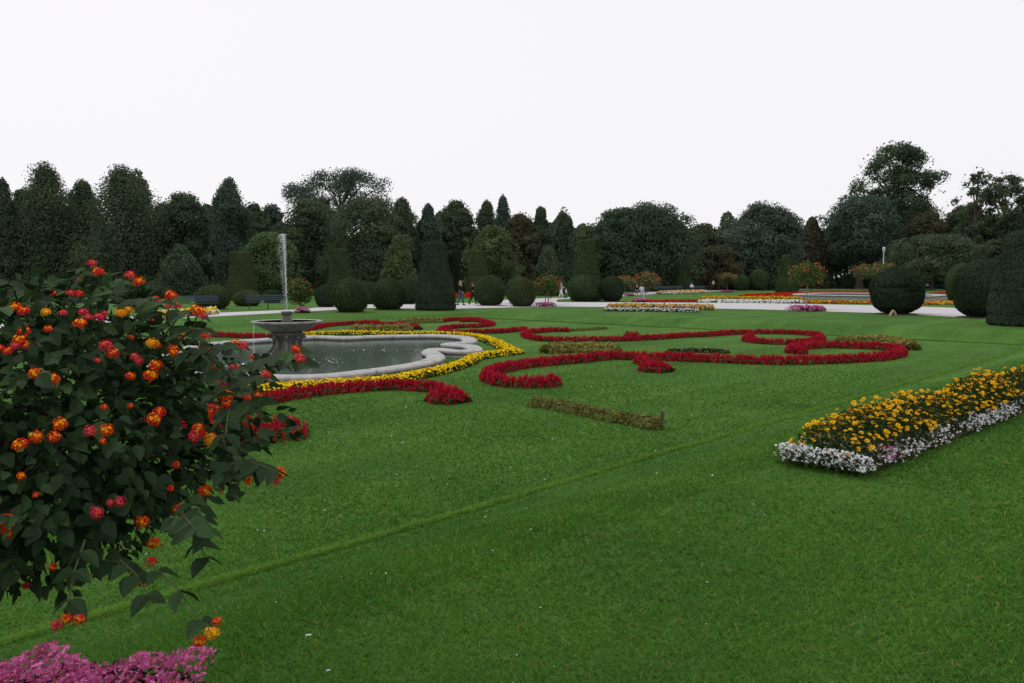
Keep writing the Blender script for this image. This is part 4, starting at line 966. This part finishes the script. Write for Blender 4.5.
# ------------------------------------------------------------ near right flower bed
def near_bed():
    u0, v0, v1, u1 = 7.6, 2.64, 3.52, 17.0
    V = globals()['V']; U = tuple(a-.055*b for a, b in zip(globals()['U'], V)); v0 += .055*u0; v1 += .055*u0
    def uv(u, v): return (u*U[0]+v*V[0], u*U[1]+v*V[1])
    ox, oy = uv(u0, (v0+v1)/2)
    root = empty('flower_bed', (ox, oy, 0), 'near bed of orange-yellow flowers with white edging on the right', 'flower bed'); o0 = (ox, oy, 0)
    def gz(X, Y): return ground_z(X, Y)
    def S_(n, a=0., b=1., ua=0., ub=1.):
        u = u0+(u1-u0)*rng.uniform(ua, ub, n); v = v0+(v1-v0)*rng.uniform(a, b, n); return u, v, u*U[0]+v*V[0], u*U[1]+v*V[1]
    def lump(u, v): return .5+.5*np.sin(u*2.6+1)*np.cos(v*3+u*.7)
    # soil
    g = G(); nu = 24
    pts = []
    for i in range(nu+1):
        for j in range(6):
            u = u0+.08+(u1-u0-.1)*i/nu; v = v0+.05+(v1-v0-.1)*j/5; X, Y = uv(u, v); pts.append((X, Y, float(gz(X, Y))+.03))
    g.add(pts, [(i*6+j, (i+1)*6+j, (i+1)*6+j+1, i*6+j+1) for i in range(nu) for j in range(5)]); g.build('soil', M['soil'], root, off=o0)
    # foliage
    n = 26000; u, v, X, Y = S_(n, .12, .88); q = (v-v0)/(v1-v0)
    top = .12+(.29+.18*lump(u, v))*np.sin(np.clip(q, 0, 1)*math.pi)**.6
    top = top*np.clip((u-u0)/.3+.35, 0, 1)
    z = gz(X, Y)+top*rng.uniform(.05, 1, n)**.7
    c = np.stack([X, Y, z], 1); nn = rng.normal(0, .6, (n, 3)); nn[:, 2] += .6
    npmesh('foliage', quads(c, nn, rng.uniform(.014, .034, n), .38), 4, M['bedleaf'], root, tint=rng.normal(.45, .22, n), off=o0)
    n = 2600; u, v, X, Y = S_(n, .15, .85); q = (v-v0)/(v1-v0); z = gz(X, Y)+(.15+.24*np.sin(q*math.pi)*rng.uniform(.5, 1, n))
    npmesh('seed_heads', quads(np.stack([X, Y, z], 1), sph(n), rng.uniform(.01, .02, n), .8), 4, M['rusthedge'], root, tint=rng.uniform(.0, 1, n), off=o0)['kind'] = 'stuff'
    # white edging: both sides and near end
    n = 4300; side = rng.random(n)
    u = np.where(side < .30, u0+np.abs(rng.normal(0, .16, n))-.06+.05*np.sin(v0+rng.random(n)*9), u0+(u1-u0)*rng.random(n)); v = np.where(side < .30, v0+(v1-v0)*rng.uniform(-.03, 1, n), np.where(side < .78, v0+rng.uniform(-.06, .24, n), v1-rng.uniform(-.06, .2, n)))
    keep = (np.sin(u*5.3)+np.sin(u*2.1+v*9)+rng.normal(0, .6, n)) > -.35; keep = np.where(side < .3, rng.random(n) < .42, keep)
    u, v = u[keep], v[keep]; n = len(u); X, Y = u*U[0]+v*V[0], u*U[1]+v*V[1]
    hz = rng.uniform(.06, .20, n)*(1+.2*np.sin(u*11))
    c = np.stack([X, Y, gz(X, Y)+hz], 1)
    c3 = np.repeat(c, 3, 0)+rng.normal(0, .006, (3*n, 3)); nn = rng.normal(0, .5, (3*n, 3)); nn[:, 2] += .5; nn[:, 1] -= .5
    npmesh('white_blossoms', quads(c3, nn, rng.uniform(.008, .015, 3*n), .85), 4, M['white'], root, tint=rng.uniform(.3, 1, 3*n), off=o0)['kind'] = 'stuff'
    m = 7000; k = rng.integers(0, n, m); c = np.stack([X[k], Y[k], gz(X[k], Y[k])], 1)+np.stack([rng.normal(0, .03, m), rng.normal(0, .03, m), rng.uniform(.02, .17, m)], 1)
    npmesh('edging_leaves', quads(c, rng.normal(0, .6, (m, 3))+[0, 0, .5], rng.uniform(.01, .02, m), .5), 4, M['bedleaf'], root, tint=rng.normal(.55, .2, m), off=o0)
    # pink spray
    n = 60; u = u0+.55+rng.normal(0, .05, n); v = v0+.02+rng.normal(0, .05, n); X, Y = u*U[0]+v*V[0], u*U[1]+v*V[1]
    npmesh('pink_blossoms', quads(np.stack([X, Y, .1+rng.uniform(0, .14, n)], 1), sph(n), .012, .85), 4, M['pink'], root, tint=rng.uniform(.2, .7, n), off=o0)['kind'] = 'stuff'
    # yellow heads
    pet = mat('golden_petal', (.85, .48, .012), .8, .05, .22, 0, 14); cent = mat('flower_eye', (.33, .12, .012), .9, .1)
    protos = []
    for s in range(5):
        r = random.Random(s); np_ = r.choice([8, 9, 10, 12]); g = G()
        for ringk in range(2):
            for k in range(np_):
                a = 2*math.pi*(k+.5*ringk)/np_+r.uniform(-.08, .08); L = (.034 if ringk == 0 else .025)*r.uniform(.9, 1.1); w = .0095
                ca, sa = math.cos(a), math.sin(a); lift = r.uniform(-.006, .004)+.004*ringk
                P = [(.006, 0, .003*ringk), (L*.5, -w, .005+lift*.5), (L, 0, lift), (L*.5, w, .005+lift*.5)]
                g.add([(x*ca-y*sa, x*sa+y*ca, z) for x, y, z in P], [(0, 1, 2, 3)], 0)
        g.lathe([(.0075, .002), (.009, .008), (.005, .012), (.001, .013)], 8, m=1)
        protos.append(g)
    nh = 1150; u, v, X, Y = S_(nh, .06, 1.0); q = (v-v0)/(v1-v0)
    u = np.where(rng.random(nh) < .5, u0+.12+(u-u0)*.55, u); X, Y = u*U[0]+v*V[0], u*U[1]+v*V[1]
    Z = gz(X, Y)+.10+(.28+.22*lump(u, v))*np.sin(np.clip(q, .05, .95)*math.pi)**.55*rng.uniform(.72, 1.15, nh)*np.clip((u-u0)/.35+.45, 0, 1)
    order = np.argsort(np.hypot(X, Y))
    big = G()
    for rank, i in enumerate(order):
        g = protos[rank % 5]; sc = rng.uniform(.55, 1.05)
        Mx = Matrix.Translation((X[i]-ox, Y[i]-oy, Z[i])) @ Matrix.Rotation(rng.uniform(-.3, .85), 4, 'X') @ Matrix.Rotation(rng.normal(0, .35), 4, 'Y') @ Matrix.Rotation(rng.uniform(0, 6.3), 4, 'Z') @ Matrix.Scale(sc, 4)
        if rank < 100:
            if rank < 5:
                me_o = g.build('flower_head', [pet, cent], root, False); protos_me = globals().setdefault('_pm', []); protos_me.append(me_o.data)
            else:
                me_o = bpy.data.objects.new('flower_head', globals()['_pm'][rank % 5]); COL.objects.link(me_o); me_o.parent = root
            me_o.matrix_basis = Mx
            base = me_o
        else:
            b = len(big.v); big.v += [tuple(Mx @ Vector(p)) for p in g.v]; big.f += [tuple(b+k for k in f) for f in g.f]; big.m += g.m
    o = big.build('flower_heads', [pet, cent], root, False); o['kind'] = 'stuff'
    st = G()
    for i in order[:420]:
        st.tube([(X[i]-ox, Y[i]-oy, Z[i]-.2), (X[i]-ox, Y[i]-oy, Z[i])], .0022, 3, cap=False)
    so = st.build('stems', M['bedleafsolid'] if 'bedleafsolid' in M else mat('stem_green', (.05, .09, .03)), root); so['kind'] = 'stuff'
near_bed()

# ------------------------------------------------------------ near pink begonia bed and lantana standard
def pink_bed():
    cx, cy, r0 = -1.88, 2.60, .89
    root = empty('begonia_bed', (cx, cy, 0), 'pink begonia bed at the bottom left corner under the lantana', 'flower bed'); o0 = (cx, cy, 0)
    n = 12500; a = rng.uniform(0, 2*math.pi, n); rr = r0*np.sqrt(rng.uniform(0, 1, n)); bump = 1+.10*np.sin(7*a)+.08*np.sin(11*a+rr*9)
    X = cx+rr*np.cos(a)*bump; Y = cy+rr*np.sin(a)*bump
    H = (.25-.08*(rr/r0)**4)*(1+.16*np.sin(X*17)*np.sin(Y*15))*rng.uniform(.78, 1.10, n)
    # each blossom four rounded petals
    c = np.stack([X, Y, H], 1); nn = rng.normal(0, .6, (n, 3)); nn[:, 2] += .6; nn[:, 1] -= .3; nn = unit(nn)+0
    t = unit(np.cross(nn, rng.normal(size=(n, 3)))); b = np.cross(unit(nn), t); vs = []; ti = []
    base = rng.normal(.52, .2, n)+.22*np.sin(X*23+1)*np.sin(Y*27); s = rng.uniform(.0055, .0098, n)[:, None]
    for k in range(4):
        an = k*math.pi/2; d = t*math.cos(an)+b*math.sin(an); e = -t*math.sin(an)+b*math.cos(an)
        L = 1.25 if k % 2 == 0 else .8
        m_ = c+d*s*.1
        hexa = [m_, m_+d*s*.55*L+e*s*.62+nn*s*.15, m_+d*s*1.2*L+e*s*.35+nn*s*.25, m_+d*s*1.2*L-e*s*.35+nn*s*.25, m_+d*s*.55*L-e*s*.62+nn*s*.15]
        vs.append(np.stack(hexa, 1)); ti.append(base+rng.normal(0, .06, n))
    V5 = np.concatenate(vs).reshape(-1, 3)
    npmesh('blossoms', V5, 5, M['pink'], root, tint=np.concatenate(ti), off=o0)['kind'] = 'stuff'
    npmesh('blossom_eyes', quads((c+nn*s*.3)[::3], nn[::3], .003, 1), 4, M['yellow'], root, tint=np.full(len(c[::3]), .6), off=o0)['kind'] = 'stuff'
    n = 6500; a = rng.uniform(0, 2*math.pi, n); rr = r0*1.0*np.sqrt(rng.uniform(0, 1, n)); X = cx+rr*np.cos(a); Y = cy+rr*np.sin(a)
    H = (.215-.08*(rr/r0)**4)*rng.uniform(.1, 1, n)**.6
    npmesh('foliage', quads(np.stack([X, Y, H], 1), rng.normal(0, .6, (n, 3))+[0, 0, .6], rng.uniform(.014, .028, n), .7), 4, M['begonialeaf'], root, tint=rng.normal(.45, .25, n), off=o0)
pink_bed()

M['lantleaf'] = leafmat('lantana_leaf', (0.012, 0.026, 0.011), (0.023, 0.050, 0.018), (0.048, 0.096, 0.029), .15, .012)
LC = np.array([-1.75, 2.65, 1.40]); LS = np.array([.84, .80, .49])
def lantana():
    bx, by = -1.95, 2.72
    root = empty('lantana_tree', (bx, by, 0), 'large lantana standard with orange-red flower clusters filling the left foreground', 'small tree', 'lantana standards'); o0 = np.array([bx, by, 0])
    g = G(); g.tube([(0, 0, -.05), (.02, 0, .5), (-.01, .01, .95), (.05, 0, 1.2)], [.05, .038, .034, .03], 10)
    r = random.Random(3)
    tips = []
    for k in range(26):
        d = Vector(sph(1)[0]); d.z = abs(d.z)*.8-.25; d.normalize()
        tip = Vector(LC-o0)+Vector((d.x*LS[0], d.y*LS[1], d.z*LS[2]))*.9
        b0 = Vector((.03, 0, 1.0)); mid = b0.lerp(tip, .5)+Vector((0, 0, .05))
        g.tube([b0, mid, tip], [.014, .008, .003], 5)
    g.build('trunk', M['bark'], root)
    LV = []; LT = []; tw = []; twm = mat('green_twig', (.07, .09, .04), .8, .1)
    def leaf(p, d, nrm, L, tint):
        """serrated ovate leaf folded along the midrib"""
        d = d/np.linalg.norm(d); s = np.cross(nrm, d); s /= max(np.linalg.norm(s), 1e-6); n_ = np.cross(d, s)
        w = L*.34; dr = -.18*L
        ts = [0, .18, .42, .68, .88, 1.0]; ws = [.05, .85, 1.0, .66, .28, 0.0]
        mid = [p+d*L*t+n_*dr*t*t for t in ts]
        for sg in (-1, 1):
            ed = [m_+s*sg*w*q+n_*L*.09*q for m_, q in zip(mid, ws)]
            for i in range(5): LV.append([mid[i], ed[i], ed[i+1], mid[i+1]] if sg > 0 else [mid[i], mid[i+1], ed[i+1], ed[i]]); LT.append(tint+(.05 if sg > 0 else -.03))
    rr = rng
    n = 10500; D = sph(n); 
    for i in range(n):
        d = D[i]
        f = rr.uniform(.25, 1.0)**.5
        # uneven outline
        bump = 1+.10*math.sin(5*math.atan2(d[0], d[2])+2*d[1])+.08*math.sin(9*math.atan2(d[1], d[0])+7*d[2])+.06*math.sin(13*d[0]-11*d[2])
        p = LC+d*LS*f*bump
        out = np.array([d[0], d[1], d[2]*.6-.1])+rr.normal(0, .45, 3)
        out[2] -= .15
        nrm = np.array([d[0]*.9, d[1]*.9, .6])+rr.normal(0, .4, 3)
        leaf(p, out, nrm, rr.uniform(.030, .064), float(rr.normal(.42, .2)))
    def sprig(pts, nleaf, L=.065, rad=.0035):
        P = [np.array(q, float) for q in pts]; g = G(); g.tube([tuple(q) for q in P], [rad, rad*.8, rad*.5][:len(P)] if len(P) <= 3 else rad, 5); g.build('twig', twm, root, off=tuple(o0))
        for k in range(nleaf):
            t = (k+.6)/nleaf*(len(P)-1); i = min(int(t), len(P)-2); f = t-i; p = P[i]*(1-f)+P[i+1]*f; ax = P[i+1]-P[i]; ax = ax/np.linalg.norm(ax)
            sd = np.cross(ax, [0, 0, 1.]); sd = sd/max(np.linalg.norm(sd), 1e-6)*(1 if k % 2 else -1)
            for sg in (1, -1): leaf(p, sd*sg+ax*.5+np.array([0, 0, -.3])+rr.normal(0, .15, 3), np.array([0, -.35, 1.])+rr.normal(0, .25, 3), L*rr.uniform(.75, 1.15), float(rr.normal(.5, .15)))
    def pt(px, py, Y): x, z = up(px, py, Y); return np.array([x, Y, z])
    heads = []
    # sprigs along the silhouette: (base px,py) -> (tip px,py), depth, flower?
    for (a, b, Y, nl, fl) in [((60, 300), (92, 265), 2.5, 4, 1), ((100, 305), (130, 278), 2.4, 4, 1), ((150, 320), (172, 298), 2.4, 3, 1), ((20, 310), (8, 280), 2.5, 4, 0), ((30, 305), (48, 278), 2.6, 4, 0),
                              ((165, 335), (196, 308), 2.2, 3, 1), ((180, 340), (206, 330), 2.2, 3, 1), ((190, 365), (238, 343), 2.2, 5, 1), ((215, 385), (296, 351), 2.25, 7, 1), ((240, 372), (306, 362), 2.3, 5, 1),
                              ((210, 400), (268, 374), 2.2, 5, 1), ((220, 420), (262, 400), 2.2, 5, 1), ((225, 465), (278, 472), 2.1, 6, 1), ((220, 480), (270, 468), 2.15, 4, 0), ((190, 500), (210, 535), 2.1, 4, 0),
                              ((175, 520), (196, 530), 2.0, 4, 1), ((175, 520), (210, 563), 2.1, 4, 1), ((85, 540), (66, 612), 1.95, 3, 1), ((145, 560), (210, 632), 1.95, 3, 1), ((120, 560), (152, 602), 2.0, 3, 0), ((230, 410), (225, 440), 2.1, 3, 0),
                              ((60, 330), (70, 290), 2.6, 4, 0), ((130, 310), (150, 300), 2.5, 4, 0), ((180, 350), (225, 375), 2.2, 4, 0), ((0, 560), (20, 575), 2.1, 5, 0), ((100, 560), (135, 578), 2.1, 4, 0)]:
        p0, p1 = pt(*a, Y+.12), pt(*b, Y); m_ = (p0+p1)/2+np.array([0, 0, .02]); sprig([p0, m_, p1], nl)
    LVa = np.array(LV).reshape(-1, 3)
    npmesh('foliage', LVa, 4, M['lantleaf'], root, tint=np.array(LT), off=o0)
    # flower clusters
    kinds = {'o': [(.84, .30, .01), (.62, .05, .012)], 'r': [(.78, .17, .015), (.58, .025, .025)], 'p': [(.64, .08, .05), (.52, .025, .065)], 'y': [(.85, .48, .02), (.78, .28, .015)]}
    FM = {k: [mat('lantana_inner_'+k, v[0], .9, .0), mat('lantana_outer_'+k, v[1], .9, .0)] for k, v in kinds.items()}
    eye = mat('lantana_floret_eye', (.9, .55, .04), .7, .2)
    PM = {}
    def cluster_mesh(k, s):
        g = G(); r = random.Random(s*7+ord(k)); n = 24
        for i in range(n):
            t = (i+.5)/n; ph = math.acos(1-t*1.02); a = i*2.39996+r.uniform(-.15, .15); R_ = .0165*r.uniform(.92, 1.1)
            R_ *= r.choice([1, 1, .86, 1.14]); d = Vector((math.sin(ph)*math.cos(a), math.sin(ph)*math.sin(a), math.cos(ph))); c = Vector((d.x*R_*1.12, d.y*R_*1.12, d.z*R_*.62))
            q = d.to_track_quat('Z', 'Y'); mi = 0 if t < .14+r.uniform(-.14, .16) else 1
            for e in range(4):
                an = e*math.pi/2+r.uniform(-.2, .2); u1 = q @ Vector((math.cos(an), math.sin(an), 0)); u2 = q @ Vector((-math.sin(an), math.cos(an), 0)); s_ = .0042*r.uniform(.85, 1.2)
                g.add([c, c+u1*s_*.7+u2*s_*.65, c+u1*s_*1.5+d*.0006, c+u1*s_*.7-u2*s_*.65], [(0, 1, 2, 3)], mi)
            if r.random() < .7: g.add([c+d*.0008+(q @ Vector((x*.0012, y*.0012, 0))) for x, y in ((1, 0), (0, 1), (-1, 0), (0, -1))], [(0, 1, 2, 3)], 2)
        g.tube([(0, 0, -.05), (0, 0, 0.004)], .0018, 4, m=3)
        g.lathe([(.006, -.006), (.0125, .004), (.003, .009)], 8, m=1)
        return g
    FL = [(57,625,'p',1),(67,618,'o',1),(79,619,'r',1),(200,641,'o',1.1),(212,633,'y',1.2),(217,621,'r',.8),
          (92,263,'p',.8),(98,272,'r',1),(130,275,'p',.9),(139,281,'o',.9),(137,283,'r',.7),(53,293,'r',.6),(71,293,'p',.8),(79,294,'r',.8),(15,307,'o',1),(23,311,'r',1),(46,312,'y',.8),(63,313,'p',.7),(83,312,'p',.8),(88,317,'p',.7),
          (80,323,'o',1.1),(99,317,'p',.9),(104,314,'p',.7),(121,313,'y',1),(129,310,'y',.8),(156,300,'p',.9),(171,295,'r',1),(169,306,'p',.7),(177,306,'p',.8),(197,311,'o',1.25),(203,315,'p',.8),(24,331,'r',1),(20,340,'o',1.2),(28,345,'r',1),(15,346,'p',.8),(48,329,'r',.7),
          (106,345,'p',1.1),(113,353,'r',1),(152,343,'y',1),(157,345,'o',.7),(173,349,'r',.9),(174,353,'o',.8),(180,335,'o',.9),(205,335,'r',1.1),(202,347,'p',.6),(208,358,'p',.7),(211,365,'o',.8),(236,344,'o',1),(243,345,'p',.9),(296,349,'r',.8),(300,358,'p',1),
          (35,373,'o',1.1),(53,379,'o',1.1),(135,357,'p',.8),(139,361,'p',.7),(156,365,'o',1.1),(151,375,'o',1.2),(0,348,'r',.7),(7,351,'r',.8),
          (266,375,'p',.9),(220,383,'p',.8),(231,386,'o',1),(226,394,'o',1.3),(227,404,'r',1),(232,367,'p',.5),(258,396,'r',.8),(215,411,'o',1.2),(214,415,'r',1),
          (18,445,'o',1),(36,437,'o',1.1),(60,424,'o',1.2),(54,437,'r',1),(24,443,'r',.8),(90,431,'p',1),(107,430,'o',1.1),(103,441,'r',.6),(160,412,'r',1),(154,419,'o',1.2),(199,429,'o',1.1),(195,436,'p',1.1),(211,440,'y',1.1),
          (7,521,'o',1.25),(9,531,'r',1.2),(21,476,'o',.7),(36,495,'r',.5),(97,513,'p',1.1),(143,522,'o',1.1),(154,543,'o',1.1),(151,562,'r',1),(143,580,'p',1.2),(120,502,'p',.9),(110,503,'p',.6),(237,474,'o',1.2),(244,465,'p',.8),(280,473,'o',1.1),(276,481,'p',.7),(249,481,'o',.8),(205,491,'o',1.1),(179,509,'r',1),(196,533,'p',.9),(211,561,'p',.8),(182,570,'o',.7)]
    rr2 = random.Random(5)
    for i, (px, py, k, s) in enumerate(FL[:100]):
        # front surface of the crown along this line of sight
        d = np.array(ray(px, py)); o_ = np.array([0, 0, CAMH])-LC
        A = ((d/LS)**2).sum(); Bq = 2*(d*o_/LS**2).sum(); Cq = ((o_/LS)**2).sum()-1.13; disc = Bq*Bq-4*A*Cq
        tt = (-Bq-math.sqrt(disc))/(2*A) if disc > 0 else (2.2 if py < 590 else 1.95)/d[1]
        tt = max(tt, 1.5)
        p = np.array([0, 0, CAMH])+d*tt
        nrm = (p-LC)/LS**2; nrm = nrm/np.linalg.norm(nrm)+np.array([0, -.55, .35])
        key = (k, i % 3)
        if key not in PM:
            PM[key] = cluster_mesh(*key).build('flower_cluster', FM[k]+[eye, M['stem'] if 'stem' in M else M.setdefault('stem', mat('stem', (.06, .09, .03)))], root, False).data
            ob = [c for c in root.children if c.data is PM[key]][0]
        else:
            ob = bpy.data.objects.new('flower_cluster', PM[key]); COL.objects.link(ob); ob.parent = root
        q = Vector(nrm).to_track_quat('Z', 'Y').to_matrix().to_4x4(); fs = s*tt/2.0*.80
        ob.matrix_basis = Matrix.Translation(Vector(p-o0)) @ q @ Matrix.Rotation(rr2.uniform(0, 6), 4, 'Z') @ Matrix.Scale(fs, 4)
    # tiny green buds
    n = 260; D = sph(n); c = LC+D*LS*rng.uniform(.97, 1.05, n)[:, None]; c = np.repeat(c, 5, 0)+rng.normal(0, .006, (5*n, 3))
    npmesh('buds', quads(c, sph(5*n), .0045, .8), 4, M['standard'], root, tint=rng.uniform(.5, 1, 5*n), off=o0)['kind'] = 'stuff'
    # many smaller clusters spread through the outer leaves
    n = 150; D = sph(n); C_ = LC+D*LS*rng.uniform(.95, 1.1, n)[:, None]; big = G(); ks = list(PM)
    keep = D[:, 1] > -.25
    pr_ = {}
    for i in range(n):
        k = ['o', 'r', 'p', 'r'][i % 4]; g = pr_.setdefault(k, cluster_mesh(k, 1))
        nn = Vector(D[i])+Vector((0, -.3, .4)); q = nn.to_track_quat('Z', 'Y').to_matrix().to_4x4()
        Mx = Matrix.Translation(Vector(C_[i]-o0)) @ q @ Matrix.Scale(rng.uniform(.4, .75), 4)
        b = len(big.v); big.v += [tuple(Mx @ Vector(p)) for p in g.v]; big.f += [tuple(b+j for j in f) for f in g.f]; big.m += [m_ if k != 'p' or m_ > 1 else m_+4 for m_ in g.m]
    big.build('flower_clusters', FM['r']+[eye, M['stem']]+FM['p'], root, False)['kind'] = 'stuff'
lantana()
